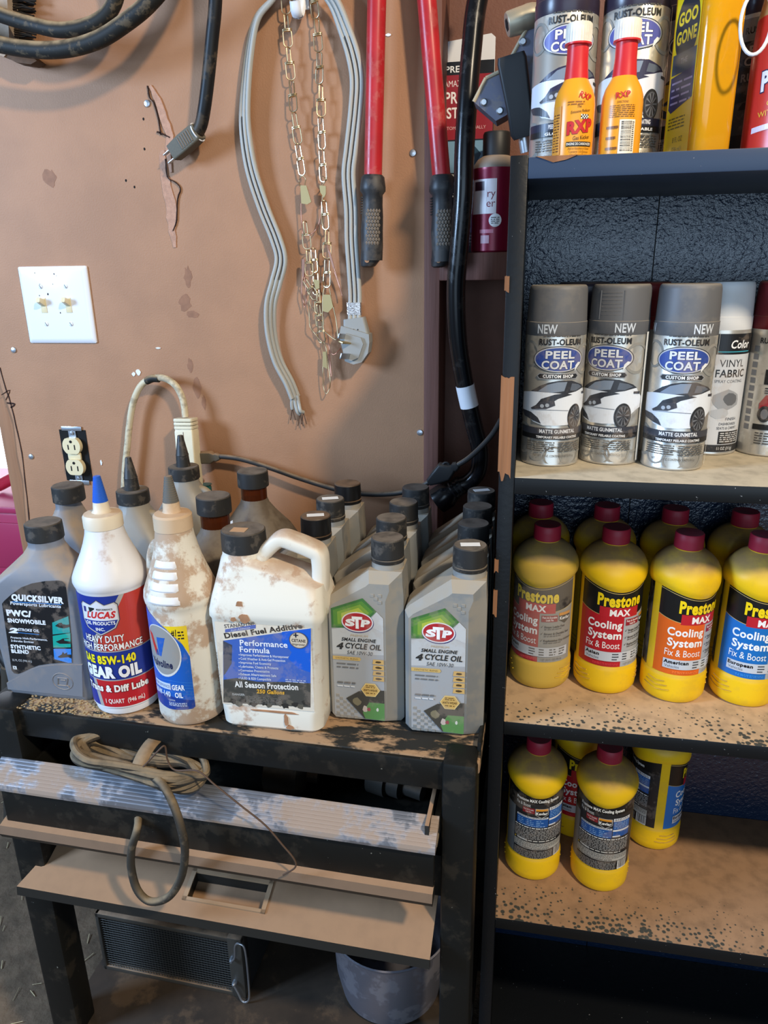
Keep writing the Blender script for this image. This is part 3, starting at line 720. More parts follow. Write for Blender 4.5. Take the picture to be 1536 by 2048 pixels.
# ------------------------------------------------------------------ bookcase
def shelf_mat(name, dcol, spots, cover, edge=(20, 21, 22)):
    mt = M(name, edge, 0.42, spec=.35, speck=0.62, speckscale=260, speckcol=(150, 150, 148), dust=cover, dcol=dcol, nlo=.6, nhi=.95, dmin=.72)
    if spots:
        nt = mt.node_tree; N = nt.nodes; L = nt.links; b = N['Principled BSDF']
        geo = [n for n in N if n.bl_idname == 'ShaderNodeNewGeometry'][0]
        src = b.inputs['Base Color'].links[0].from_socket
        vo = N.new('ShaderNodeTexVoronoi'); vo.inputs['Scale'].default_value = 150; L.new(geo.outputs['Position'], vo.inputs['Vector'])
        no = N.new('ShaderNodeTexNoise'); no.inputs['Scale'].default_value = 14; no.inputs['Detail'].default_value = 4; L.new(geo.outputs['Position'], no.inputs['Vector'])
        sp = N.new('ShaderNodeSeparateXYZ'); L.new(geo.outputs['Position'], sp.inputs[0])
        fr = N.new('ShaderNodeMapRange'); fr.inputs['From Min'].default_value = -0.27; fr.inputs['From Max'].default_value = -0.374
        fr.inputs['To Min'].default_value = 0.0; fr.inputs['To Max'].default_value = 0.75; L.new(sp.outputs[1], fr.inputs['Value'])
        ad = N.new('ShaderNodeMath'); ad.operation = 'MULTIPLY'; L.new(fr.outputs[0], ad.inputs[0]); L.new(no.outputs['Fac'], ad.inputs[1])
        ad2 = N.new('ShaderNodeMath'); ad2.operation = 'MULTIPLY'; L.new(ad.outputs[0], ad2.inputs[0]); ad2.inputs[1].default_value = spots
        sn = N.new('ShaderNodeSeparateXYZ'); L.new(geo.outputs['Normal'], sn.inputs[0])
        gt = N.new('ShaderNodeMath'); gt.operation = 'GREATER_THAN'; gt.inputs[1].default_value = .8; L.new(sn.outputs[2], gt.inputs[0])
        sub = N.new('ShaderNodeMath'); sub.operation = 'SUBTRACT'; L.new(ad2.outputs[0], sub.inputs[0]); L.new(vo.outputs['Distance'], sub.inputs[1])
        rp = N.new('ShaderNodeMapRange'); rp.inputs['From Min'].default_value = 0.0; rp.inputs['From Max'].default_value = 0.12; L.new(sub.outputs[0], rp.inputs['Value'])
        gm = N.new('ShaderNodeMath'); gm.operation = 'MULTIPLY'; L.new(rp.outputs[0], gm.inputs[0]); L.new(gt.outputs[0], gm.inputs[1]); mx = N.new('ShaderNodeMix'); mx.data_type = 'RGBA'; L.new(gm.outputs[0], mx.inputs[0]); L.new(src, mx.inputs[6]); mx.inputs[7].default_value = (*lin((66, 66, 60)), 1)
        L.new(mx.outputs[2], b.inputs['Base Color'])
    return mt
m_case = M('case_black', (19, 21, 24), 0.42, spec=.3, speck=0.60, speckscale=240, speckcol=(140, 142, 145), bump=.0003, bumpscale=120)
m_back = M('case_back_gloss', (14, 32, 56), 0.26, bump=.0016, bumpscale=190, spec=1.0)  # blue-black paint, its blue raised to carry the reflected daylight
m_ply = M('bare_plywood', (158, 108, 72), .8, var=.45, vscale=90, stretch=(1, 1, .05), bump=.001, bumpscale=240)
XL, XR, YF, YB = .815, 1.62, -.374, -.118
bk = thing('bookcase', (XL, YF, 0), 'black painted open bookcase holding spray cans and yellow bottles', 'bookcase'); k0 = bk.location.copy()
def bx(name, x0, x1, y0, y1, z0, z1, mat, bev=.0012, par=None, base=None):
    base = base if base is not None else k0
    return G().box(x0-base.x, x1-base.x, y0-base.y, y1-base.y, z0-base.z, z1-base.z, bev).build(name, mat, par or bk)
sp_ = bx('side_panel', XL, XL+.017, YF, YB+.004, 0, 1.414, m_case)
bx('side_panel', XR-.017, XR, YF, YB+.004, 0, 1.414, m_case)
m_sh_top = shelf_mat('shelf_top_glare_tint', (150, 140, 128), 0, .35, edge=(52, 66, 88))  # bluish edge tint paints the daylight glare onto the black board
m_sh_grey = shelf_mat('shelf_dust_grey', (196, 184, 162), 0, .9)
m_sh_tan = shelf_mat('shelf_dust_spotted', (196, 164, 128), 1.2, .95)
m_sh_tan2 = shelf_mat('shelf_dust_tan', (168, 132, 101), 1.3, .95)
for z, mm in ((1.412, m_sh_top), (1.097, m_sh_grey), (.788, m_sh_tan), (.477, m_sh_tan2), (.165, m_case)):  # lowest board kept undusted black, standing in for the shade down there
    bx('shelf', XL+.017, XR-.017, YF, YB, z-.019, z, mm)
bx('back_panel', XL+.017, .9915, YB, YB+.004, 0, 1.40, m_back, 0)
bx('back_panel', .993, XR-.017, YB, YB+.004, 0, 1.40, m_back, 0)
bx('seam_batten', .985, 1.0, YB+.004, YB+.012, 0, 1.40, m_case, 0)
bx('kick_board', XL+.017, XR-.017, YF+.01, YF+.026, 0, .146, m_case)
# bare wood where the paint has split off the side panel
def jag(x0, x1, z0, z1, n=7, seed=2, a=.006):
    r = random.Random(seed); xs = [x0+(x1-x0)*i/n for i in range(n+1)]
    return [(x, z0+r.uniform(-a, a)) for x in xs]+[(x, z1+r.uniform(-a*.3, a*.3)) for x in xs[::-1]]
g = G().prism(jag(XL-.0012, XL+.0125, 1.098, 1.205), YF-.0014, YF+.02); g.xf(Matrix.Translation(-k0)); g.build('bare_wood', m_ply, sp_, smooth=False)
for k, (z0, z1) in enumerate(((1.29, 1.305), (.985, 1.0), (.93, .962))):
    g = G().prism(jag(XL-.0012, XL+.0035, z0, z1, 3, k, .002), YF-.0010, YF+.004); g.xf(Matrix.Translation(-k0)); g.build('bare_wood', m_ply, sp_, smooth=False)
g = G().prism([(XL+.024, 1.4122), (XL+.062, 1.4122), (XL+.052, 1.4085), (XL+.04, 1.4065), (XL+.032, 1.4095)], YF-.0010, YF+.004); g.xf(Matrix.Translation(-k0)); g.build('bare_wood', m_ply, bk, smooth=False)

# ------------------------------------------------------------------ spray cans
m_can = M('can_silver', (205, 200, 190), 0.3, 0.7, blotch=.35, bscale=28, bthr=.5, dcol=(150, 138, 118))
m_canrim = M('can_rim', (190, 190, 192), 0.3, 0.9)
m_capgrey = M('cap_gunmetal', (98, 98, 100), 0.5, dust=.8, dcol=(150, 140, 126), blotch=.14, bscale=24)
m_capdark = M('cap_dark', (52, 44, 58), 0.28, dust=.4)
m_capred = M('cap_red', (112, 20, 28), 0.4, dust=.4)
m_capwhite = M('cap_white', (222, 222, 222), 0.4)
CR = .033
def carpx(x, y):
    xc = 1095-.113*(y-420); r = 188
    s = max(-.985, min(.985, (x-xc)/r)); a = math.asin(s)
    return (CR*a, .142-(y-415)/785*.139-.005*(1-math.cos(a)))
def CP(l): return [carpx(*p) for p in l]
def densify(l, k=3):
    o = []
    for i in range(len(l)):
        a, b = l[i], l[(i+1) % len(l)]
        for j in range(k): o.append((a[0]+(b[0]-a[0])*j/k, a[1]+(b[1]-a[1])*j/k))
    return o
def peel_label(car=(226, 230, 236), band=(58, 60, 68), t1='MATTE GUNMETAL', t2='TEMPORARY PEELABLE COATING', oval=(52, 76, 150), logo=(222, 224, 228), custom=True, dark=(52, 54, 60)):
    A = Art()
    gr = (142, 140, 134)
    for k, (cx, cy, r) in enumerate(((-.042, .03, .018), (-.02, .018, .012), (.02, .016, .015), (.04, .03, .016), (-.036, .12, .014), (.034, .115, .016), (.0, .012, .012))):
        o = [(cx+r*math.cos(2*PI*i/30), cy+r*math.sin(2*PI*i/30)) for i in range(30)]; i_ = [(cx+r*.82*math.cos(2*PI*i/30), cy+r*.82*math.sin(2*PI*i/30)) for i in range(30)]
        A.lay += 1
        A._add(o+i_, [(i, (i+1) % 30, 30+(i+1) % 30, 30+i) for i in range(30)], gr, A.lay)
    A.v = [(x, max(.004, min(.1405, y)), l) for x, y, l in A.v]
    A.fine(-.018, .1375, .024, .1395, 1, (70, 68, 66), .7, 3)
    A.text('RUST-OLEUM', .001, .1300, .0060, (40, 38, 38), w=.0475, bold=.035)
    A.ell(.0, .1155, .0295, .0135, (60, 60, 64)); A.ell(0, .1155, .0283, .0126, (196, 196, 198)); A.ell(0, .1155, .0268, .0116, oval)
    A.text('PEEL', .001, .1165, .0078, logo, w=.031, bold=.03, out=(40, 42, 60), outb=.03)
    A.text('COAT', -.001, .1062, .0082, logo, w=.035, bold=.03, out=(40, 42, 60), outb=.03)
    A.poly([(.0180, .1035), (.0262, .1118), (.0225, .1125), (.0190, .1092)], (232, 232, 230))
    if custom:
        A.poly([(-.024, .0985), (-.021, .1015), (.021, .1015), (.024, .0985), (.021, .0953), (-.021, .0953)], (150, 150, 152)); A.poly([(-.0228, .0985), (-.0203, .1007), (.0203, .1007), (.0228, .0985), (.0203, .0961), (-.0203, .0961)], (40, 40, 42))
        A.text('CUSTOM SHOP', 0, .0970, .0031, (240, 240, 240), w=.033, bold=.04)
    A.poly(CP(densify([(862, 745), (1005, 745), (1100, 742), (1175, 745), (1228, 722), (1240, 770), (1234, 830), (1190, 890), (1150, 925), (1110, 945), (1040, 950), (960, 948), (905, 925), (872, 880), (862, 850), (855, 800)])), car)
    A.poly(CP(densify([(905, 744), (960, 712), (1010, 695), (1070, 685), (1150, 684), (1215, 705), (1230, 722), (1175, 747), (1110, 762), (1000, 753)])), dark)
    A.poly(CP(densify([(945, 745), (1000, 708), (1060, 694), (1120, 692), (1098, 745), (1020, 755)])), (128, 140, 156))
    A.poly(CP(densify([(1135, 742), (1150, 700), (1195, 705), (1215, 718), (1175, 742)])), (92, 100, 112))
    A.poly(CP(densify([(925, 830), (960, 790), (1040, 765), (1105, 757), (1150, 765), (1060, 790), (1010, 818), (960, 838), (900, 850)])), dark)
    A.poly(CP(densify([(900, 842), (960, 808), (1035, 800), (1040, 830), (985, 850), (905, 850)])), (66, 66, 72))
    for hx, hy in ((962, 832), (992, 828)):
        A.ell(*carpx(hx, hy), .0022, .0020, (170, 176, 184), 14)
    A.poly(CP(densify([(860, 850), (900, 868), (935, 902), (950, 938), (905, 918), (866, 890)])), (60, 62, 68))
    A.poly(CP(densify([(905, 850), (1118, 858), (1118, 861), (905, 853)])), (110, 114, 120))
    wx, wy = carpx(1158, 895)
    A.ell(wx, wy, .0095, .0135, (44, 44, 46)); A.ell(wx+.0006, wy, .0078, .0112, (84, 86, 90)); A.ell(wx+.0006, wy, .0068, .0100, (50, 50, 54))
    for i in range(10):
        a = 2*PI*i/10; A.poly([(wx+.0006, wy+.0004), (wx+.0006+.0068*math.cos(a), wy+.0100*math.sin(a)), (wx+.0006+.0068*math.cos(a+.2), wy+.0100*math.sin(a+.2))], (112, 114, 118), up=(i == 0))
    A.ell(wx+.0006, wy, .0016, .0022, (60, 60, 64), 12)
    A.poly([carpx(1215, 745), carpx(1238, 740), carpx(1236, 756), carpx(1214, 758)], (60, 60, 64))
    A.rect(-.043, .0375, .043, .0445, band); A.text(t1, .003, .0392, .0040, (226, 228, 232), w=.040, bold=.03)
    A.rect(-.043, .0318, .043, .0375, (28, 28, 30)); A.text(t2, .003, .0332, .0027, (236, 236, 236), w=.047, bold=.03)
    A.fine(-.032, .0175, .000, .0295, 5, (84, 80, 74), .5, 5); A.fine(.004, .0175, .034, .0295, 5, (84, 80, 74), .5, 6)
    A.text('NET WT. 11 OZ. CONTENIDO NETO 312 g', 0, .0118, .0026, (64, 62, 60), w=.046)
    A.rect(.0445, .004, .0485, .141, (228, 228, 224))
    return A
CVW = lambda v: v+(v-.04)*.065 if v > .04 else v
def can_body(): return G().lathe([(.0300, .0025), (.0318, .0), (.0334, .0012), (.0336, .0028), (.0330, .0040), (.0330, .1445), (.0322, .1472), (.0300, .1495)], 64)
me_canbody = can_body().mesh('body', m_can)
def cap_mesh(mat, h=.197): return G().lathe([(.0326, .1445), (.0330, .1452), (.0330, .1590), (.0324, .1596), (.0312, h-.005), (.0304, h-.0015), (.0288, h), (.0001, h)], 56, cap1=False).mesh('cap', mat)
me_capg = cap_mesh(m_capgrey); me_capd = cap_mesh(m_capdark); me_capr = cap_mesh(m_capred); me_capw = cap_mesh(m_capwhite)
me_peel = peel_label().mesh('label', warp(on_cyl(CR), None, CVW), PRINT_SEMI, .0025)
A = Art(); A.text('NEW', 0, .1478, .0098, (214, 220, 226), w=.0215, bold=.02)
me_new = A.mesh('lettering', on_cyl(.0330), PRINT_SEMI, .0025)
def spray_can(x, y, z, label, lab, cap, rlab=0.0, rcap=0.0, new=False, group=None, tab=None):
    t = thing('spray_can', (x, y, z), label, 'spray can', group)
    inst('body', me_canbody, t); c = inst('cap', cap, t)
    if lab: inst('label', lab, t, rot=(0, 0, rlab))
    if new:
        for k in (0, -1): inst('lettering', me_new, c, rot=(0, 0, rcap+k*2.0))
    if tab is not None:
        for k in range(7):
            g = G(); zz = .166+k*.0038
            g.tube([Vector(((.0321-(zz-.156)*.03)*math.sin(tab+a), -(.0321-(zz-.156)*.03)*math.cos(tab+a), zz)) for a in (-.34, -.17, 0, .17, .34)], .0006, 5); g.build('ridge', m_capgrey, c)
        for a in (-.42, .42):
            G().tube([Vector((.0319*math.sin(tab+a), -.0319*math.cos(tab+a), .161)), Vector((.0312*math.sin(tab+a), -.0312*math.cos(tab+a), .191))], .0008, 5).build('ridge', m_capgrey, c)
    return t
R = math.radians
Z2 = 1.097
spray_can(.870, -.292, Z2, 'dusty grey-capped peel coat spray can next to the bookcase side panel', me_peel, me_capg, R(7), R(-19), True, 'gunmetal spray cans')
spray_can(.9385, -.276, Z2, 'grey-capped peel coat spray can with ridged cap tab, middle of the three', me_peel, me_capg, R(-24), R(6), True, 'gunmetal spray cans', tab=R(-24))
spray_can(1.0065, -.292, Z2, 'grey-capped peel coat spray can standing beside the white-capped can', me_peel, me_capg, R(-8), R(22), True, 'gunmetal spray cans')
spray_can(.972, -.203, Z2, 'red-capped spray can half hidden behind the grey-capped cans', None, me_capr)
spray_can(.905, -.180, Z2, 'dark-capped spray can hidden behind the dusty grey-capped can', None, me_capd)
# vinyl & fabric can
A = Art(); A.rect(-.05, .004, .05, .141, (198, 200, 204)); A.rect(-.05, .118, .05, .141, (24, 24, 26)); A.text('Color', .014, .1250, .0092, (240, 240, 240), w=.026, bold=.02, shear=.2)
A.rect(-.012, .1205, .03, .1215, (60, 160, 180)); A.text('VINYL', .0065, .1040, .0088, (50, 50, 52), w=.030); A.text('FABRIC', .0065, .0925, .0088, (40, 40, 42), w=.036, bold=.02); A.text('SPRAY COATING', .005, .0860, .0036, (90, 90, 92), w=.034)
A.poly(blob(.005, .066, .018, .013, 12, 3, .2), (150, 152, 156)); A.poly(blob(.009, .067, .010, .008, 10, 4, .2), (96, 98, 102)); A.poly(blob(-.002, .05, .012, .007, 10, 5, .3), (176, 178, 182))
A.text('FINISH', .013, .042, .0036, (80, 80, 84), w=.014); A.text('DASHBOARDS', .010, .0365, .0032, (80, 80, 84), w=.022); A.text('SEATS & CARPET', .010, .0315, .0032, (80, 80, 84), w=.026); A.rect(.0, .014, .03, .029, (30, 30, 32)); A.fine(.002, .0155, .028, .028, 5, (190, 190, 190), .5, 9); A.rect(-.05, .0045, .05, .013, (40, 40, 42)); A.text('11 OZ (311g)', .010, .0068, .0038, (225, 225, 225), w=.020)
spray_can(1.060, -.214, Z2, 'white-capped vinyl and fabric spray can between grey and red caps', A.mesh('label', on_cyl(CR), PRINT_SEMI, .0025), me_capw, R(8))
A = Art(); A.text('RUST-OLEUM', 0, .130, .006, (40, 38, 38), w=.046, bold=.03)
for k in range(11): A.rect(-.030, .03+k*.009, -.023, .0365+k*.009, (120, 120, 122), up=(k == 0))
A.ell(.012, .108, .017, .013, (40, 40, 46)); A.ell(.012, .108, .015, .0112, (90, 92, 100)); A.rect(-.012, .084, .04, .101, (26, 26, 26)); A.fine(-.010, .073, .012, .081, 3, (50, 50, 50), .5, 3)
A.poly([(-.014, .062), (-.008, .072), (.014, .073), (.02, .066), (.035, .064), (.035, .050), (.02, .052), (-.008, .052), (-.014, .056)], (150, 28, 40)); A.rect(-.004, .066, .002, .071, (210, 214, 220)); A.ell(-.007, .050, .0075, .0095, (40, 40, 42)); A.ell(-.007, .050, .004, .006, (110, 110, 114)); A.ell(.022, .050, .0075, .0095, (40, 40, 42)); A.ell(.022, .050, .004, .006, (110, 110, 114))
A.rect(-.018, .0315, .043, .038, (24, 24, 24)); A.text('PEELABLE', .0045, .0332, .0034, (240, 240, 240), w=.020, al='L', bold=.03); A.fine(-.014, .014, .02, .029, 5, (70, 68, 66), .5, 4)
spray_can(1.127, -.214, Z2, 'red-capped spray can with a red truck picture at the shelf right', A.mesh('label', on_cyl(CR), PRINT_SEMI, .0025), me_capr, R(-14))

Z1 = 1.412
me_peel_gl = peel_label((222, 224, 230), (40, 42, 62), 'PEELABLE RUBBER COATING', 'GLOSS PEELABLE', (84, 88, 160), (244, 244, 248), False, (46, 44, 70)).mesh('label', warp(on_cyl(CR), None, CVW), PRINT, .0025)
me_peel_y = peel_label((214, 180, 60), (44, 44, 40), 'PEELABLE RUBBER COATING', 'MATTE', (44, 48, 74), (190, 188, 184), False, (70, 64, 40)).mesh('label', warp(on_cyl(CR), None, CVW), PRINT_SEMI, .0025)
spray_can(.864, -.236, Z1, 'dark-capped glossy peel coat can behind the left orange bottle', me_peel_gl, me_capd, R(6), group='gloss spray cans')
spray_can(.934, -.240, Z1, 'dark-capped glossy peel coat can behind the barcode bottle', me_peel_gl, me_capd, R(-6), group='gloss spray cans')
spray_can(.995, -.185, Z1, 'peel coat can with yellow car print left of the yellow bottle', me_peel_y, me_capd, R(8))
A = Art(); A.rect(-.048, .004, .048, .141, (40, 38, 38)); A.rect(-.048, .120, .048, .141, (120, 116, 112)); A.text('RUST-OLEUM', .002, .127, .006, (26, 24, 24), w=.046, bold=.03); A.ell(0, .107, .0275, .0135, (70, 70, 72)); A.ell(0, .107, .0262, .0125, (30, 30, 40)); A.text('PEEL', .001, .1080, .0078, (170, 160, 150), w=.031, bold=.03); A.text('COAT', -.001, .0975, .0082, (150, 142, 134), w=.035, bold=.03)
A.text('RUGGED', .000, .083, .0074, (128, 118, 110), w=.040, bold=.03); A.text('COATING', .003, .0745, .0052, (128, 118, 110), w=.030, bold=.03); A.poly([(-.03, .045), (-.026, .062), (.0, .066), (.025, .062), (.034, .045), (.03, .032), (-.03, .032)], (70, 64, 60)); A.poly([(-.02, .056), (-.015, .063), (.014, .063), (.018, .056)], (26, 24, 24)); A.text('PEELABLE RUBBER COATING', 0, .016, .003, (120, 112, 104), w=.045)
spray_can(1.072, -.19, Z1, 'dark rugged coating spray can behind the yellow bottle', A.mesh('label', on_cyl(CR), PRINT_SEMI, .0025), me_capd, R(-10))

# ------------------------------------------------------------------ small orange additive bottles
m_orange = M('orange_label', (236, 158, 40), .3)
m_redneck = M('red_plastic', (206, 40, 44), .35)
m_dirtywhite = M('dirty_white_cap', (226, 220, 206), .5, dust=.5, blotch=.15, bscale=60)
BR = .0192
pr = [(.0165, 0), (.0188, .0015), (.0192, .004), (.0192, .048), (.0186, .054), (.0165, .0605), (.0130, .0665), (.0112, .070)]
me_rb = G().lathe(pr, 40, cap1=True).mesh('body', m_orange)
me_rn = G().lathe([(.0113, .0695), (.0106, .078), (.0100, .086), (.0100, .098), (.0125, .0985), (.0125, .100), (.0105, .1005)], 32).mesh('neck', m_redneck)
def ribcap(r, z0, z1, n=30, d=.0005):
    def fun(k, rr, z, a): return (rr+(d if (k in (1, 2, 3)) and int(a/(2*PI)*n*2+.5) % 2 else 0), z)
    return G().lathe([(r*.98, z0), (r, z0+.0006), (r, (z0+z1)/2), (r*.985, z1-.0012), (r*.94, z1), (.0001, z1)], n*2, cap1=False, fun=fun)
me_rc = ribcap(.0118, .0995, .1165).mesh('cap', m_dirtywhite)
A = Art(); A.text('RXP', .004, .051, .0052, (200, 44, 40), w=.012, bold=.03, shear=.1, rot=-.25); A.fine(-.012, .0455, .004, .0495, 2, (150, 90, 30), .5, 2)
A.text('The', -.001, .0435, .0026, (80, 50, 20), w=.004); A.text('Emissions Reducer', 0.001, .0395, .0026, (80, 50, 20), w=.019, shear=.2, rot=.12)
for i in range(6):
    for j in range(3): A.rect(.001+i*.0013, .034+j*.0013, .0023+i*.0013, .0353+j*.0013, (20, 20, 20) if (i+j) % 2 else (236, 236, 230), up=(i+j == 0))
A.text('RXP', .001, .0225, .0105, (196, 40, 44), w=.024, bold=.05, shear=.15, rot=.13, out=(120, 40, 30), outb=.02); A.text('Gas Kicker', .003, .0165, .0036, (70, 44, 20), w=.017, shear=.15, rot=.1); A.rect(-.0115, .0105, .014, .0145, (40, 34, 30)); A.text('ENGINE DE-CARBONIZER', .001, .0115, .0022, (230, 226, 216), w=.024, bold=.02)
A.text('Add to Gasoline or Diesel', .001, .0078, .0018, (70, 44, 20), w=.021); A.text('Contains 1.5 Ounces', .001, .0050, .0018, (70, 44, 20), w=.019); A.text('One Ounce Treats', .001, .0022, .0018, (70, 44, 20), w=.017); A.poly([(-.0285, .004), (-.018, .004), (-.018, .046), (-.0285, .046)], (228, 150, 52)); A.fine(-.028, .006, -.0195, .040, 14, (120, 70, 30), .45, 8)
me_rl1 = A.mesh('label', on_cyl(BR), PRINT, .0022)
A = Art(); A.text('RXP', .0, .050, .0052, (200, 44, 40), w=.013, bold=.03, rot=.1); A.text('DIRECTIONS', 0, .0455, .0020, (120, 70, 30), w=.010); A.fine(-.012, .0335, .012, .0445, 7, (130, 80, 30), .4, 3)
A.rect(-.0015, .0025, .0135, .0315, (238, 226, 206))
rb = random.Random(6); y = .0045
while y < .0295:
    h = rb.choice((.0004, .0006, .0010)); A.rect(.0002, y, .0098, y+h, (50, 44, 40), up=False); y += h+rb.choice((.0004, .0006))
A.fine(.0105, .004, .0125, .030, 16, (60, 50, 40), .5, 4); A.fine(-.014, .004, -.0025, .031, 3, (130, 80, 30), .25, 4)
me_rl2 = A.mesh('label', on_cyl(BR), PRINT, .0022)
for (u, lab, rz, txt) in ((1147, me_rl1, R(14), 'small orange additive bottle with red neck showing its front logo'), (1241, me_rl2, R(-4), 'small orange additive bottle with red neck showing its barcode')):
    p = at(u, 250, y=-.333)
    t = thing('additive_bottle', (p.x, -.333, Z1), txt, 'bottle', 'orange additive bottles')
    inst('body', me_rb, t); inst('neck', me_rn, t); inst('cap', me_rc, t); inst('label', lab, t, rot=(0, 0, rz))

# ------------------------------------------------------------------ clear yellow goo remover bottle
p = at(1402, 280, y=-.29)
gg = thing('yellow_cleaner_bottle', (p.x-.004, -.285, Z1), 'tall clear bottle of yellow liquid with side label on the top shelf', 'bottle', rz=R(-70))
m_yl = M('yellow_liquid', (240, 172, 24), .10, trans=.3, blotch=.16, bscale=30, dcol=(150, 110, 50))
G().loft([ring(-.033, .033, -.019, .019, 0, .012), ring(-.035, .035, -.021, .021, .004, .013), ring(-.035, .035, -.021, .021, .165, .013), ring(-.030, .030, -.019, .019, .185, .014), ring(-.014, .014, -.014, .014, .205, .014), ring(-.013, .013, -.013, .013, .215, .013)]).build('body', m_yl, gg)
G().lathe([(.0145, .214), (.0145, .238), (.013, .24)], 28).build('cap', M('yellow_cap', (226, 190, 40), .4), gg)
A = Art(); A.rect(-.0225, .004, .0225, .150, (232, 200, 20)); A.poly(blob(0, .118, .021, .030, 24, 2, 0), (34, 38, 48)); A.text('GOO', 0, .122, .011, (236, 200, 40), w=.032, bold=.04); A.text('GONE', 0, .106, .011, (236, 200, 40), w=.034, bold=.04); A.rect(-.021, .080, .021, .098, (70, 76, 92)); A.text('THE', 0, .088, .005, (200, 200, 206), w=.012)
A.poly([(-.021, .078), (.021, .082), (.021, .055), (-.016, .046), (-.021, .05)], (60, 50, 90)); A.fine(-.018, .052, .018, .076, 4, (170, 160, 200), .3, 2); A.fine(-.018, .030, .012, .042, 4, (110, 96, 20), .4, 3); A.text('8 FL OZ', .002, .018, .005, (120, 100, 20), w=.018); A.text('(236 mL)', .002, .009, .005, (120, 100, 20), w=.018)
inst('label', A.mesh('label', on_flat(-.0212), PRINT), gg)

# ------------------------------------------------------------------ red spray cleaner bottle at the right edge
p = at(1483, 300, y=-.29)
rb_ = thing('red_cleaner_bottle', (p.x+.042, -.29, Z1), 'red and orange spray cleaner bottle at the right end of the top shelf', 'bottle')
m_rp = M('red_gradient_plastic', (204, 52, 44), .3)
G().lathe([(.038, 0), (.0425, .004), (.0425, .095), (.041, .12)], 48, cap1=False).build('body', m_rp, rb_)
G().lathe([(.041, .12), (.036, .15), (.024, .175), (.014, .19), (.0135, .2)], 48).build('shoulder', M('clear_amber_plastic', (214, 176, 120), .2, trans=.35), rb_)
G().lathe([(.015, .198), (.0155, .202), (.0155, .22), (.014, .222)], 24).build('collar', m_white, rb_)
G().loft([ring(-.014, .014, -.05, .02, .222, .006), ring(-.014, .014, -.055, .025, .25, .006), ring(-.010, .010, -.04, .02, .262, .006)]).build('trigger_head', m_white, rb_)
A = Art(); A.text('POWER', -.030, .056, .016, (236, 236, 244), w=.06, al='L', bold=.05, shear=.1, rot=.12, out=(30, 40, 80), outb=.05); A.text('PURPLE', -.024, .082, .016, (236, 236, 244), w=.06, al='L', bold=.05, shear=.1, rot=.12, out=(30, 40, 80), outb=.05); A.text('CLEANS', -.022, .042, .005, (232, 190, 60), w=.03, al='L', rot=.1); A.text('WITHOUT', -.030, .033, .005, (232, 190, 60), w=.034, al='L', rot=.1); A.poly([(-.036, .020), (.0, .024), (.0, .029), (-.036, .025)], (226, 214, 226))
inst('label', A.mesh('label', on_cyl(.0425, R(-18)), PRINT, .003), rb_)
q = at(1512, 45, y=-.34)
G().tube([q-rb_.location+Vector((.013*math.cos(t), .004*math.sin(t), .026*math.sin(t))) for t in [2*PI*i/28 for i in range(28)]], .0016, 8, True).build('wire_ring', m_white, rb_)

# ------------------------------------------------------------------ air tool lying on the bookcase corner
Y_ = -.165
tl = thing('air_tool', at(1040, 250, y=Y_), 'dusty grey air tool with knurled coupler and black handle on the bookcase corner', 'air tool'); k0t = tl.location.copy()
m_toolm = M('tool_metal', (98, 100, 116), .45, .5, dust=.8, dcol=(150, 136, 116), blotch=.3, bscale=60)
g = G(); pl = [at(u, v, y=Y_)-k0t for u, v in ((1085, 40), (1052, 62), (1010, 140), (972, 158), (948, 205), (992, 243), (1012, 232), (1085, 170))]
g.prism([(q.x, q.z) for q in pl], -.004, .034); bmx = g; g.build('body', m_toolm, tl, smooth=False)
a, b = at(1014, 50, y=Y_-.004)-k0t, at(1082, 28, y=Y_+.004)-k0t
for (u0, v0, u1, v1) in ((1052, 62, 1010, 140), (1010, 140, 972, 158), (972, 158, 948, 205)):
    ea, eb = at(u0, v0, y=Y_)-k0t, at(u1, v1, y=Y_)-k0t
    G().cyl(ea+Vector((0, -.004, 0)), eb+Vector((0, -.004, 0)), .0022, 8).build('cast_edge', M('cast_edge', (176, 160, 132), .7) if u0 == 1052 else bpy.data.materials['cast_edge'], tl)
for u0, v0 in ((1046, 84), (1000, 222), (968, 205)):
    q = at(u0, v0, y=Y_-.004)-k0t; G().lathe([(.0045, 0), (.0045, .002), (.003, .0035)], 12).xf(Matrix.Translation(q) @ Matrix.Rotation(PI/2, 4, 'X')).build('bolt', m_zinc, tl)
def kn(k, r, z, an): return (r+(.0006 if (k in (2, 3, 4, 5)) and (int(an*14)+k) % 2 else 0), z)
g = G().lathe([(.0118, 0), (.0132, .002), (.0132, .016), (.0138, .020), (.0138, .026), (.0138, .032), (.0125, .036), (.0125, .06)], 44, fun=kn); g.xf(frame_to(a, b)); cp = g.build('coupler', M('knurled_steel', (178, 168, 146), .45, .6, dust=.5), tl)
g = G().lathe([(.0068, -.0004), (.0068, .0004)], 6); g.xf(frame_to(a, b)); g.build('hex_hole', m_hole, cp)
a, b = at(1048, 275, y=Y_-.012)-k0t, at(1022, 112, y=Y_-.022)-k0t; L_ = (b-a).length
g = G(); g.loft([ring(-.012, .012, -.012, .012, 0, .004), ring(-.015, .015, -.013, .013, .006, .004), ring(-.0145, .0145, -.014, .014, .03, .004), ring(-.0165, .0165, -.015, .015, L_-.006, .004), ring(-.0150, .0150, -.014, .014, L_, .004)]); g.xf(frame_to(a, b)); g.build('handle', M('handle_rubber', (24, 26, 30), .5, dust=.4), tl)
g = G().cyl(a, a+(a-b).normalized()*.016, .007, 16); g.build('inlet', m_zinc, tl)

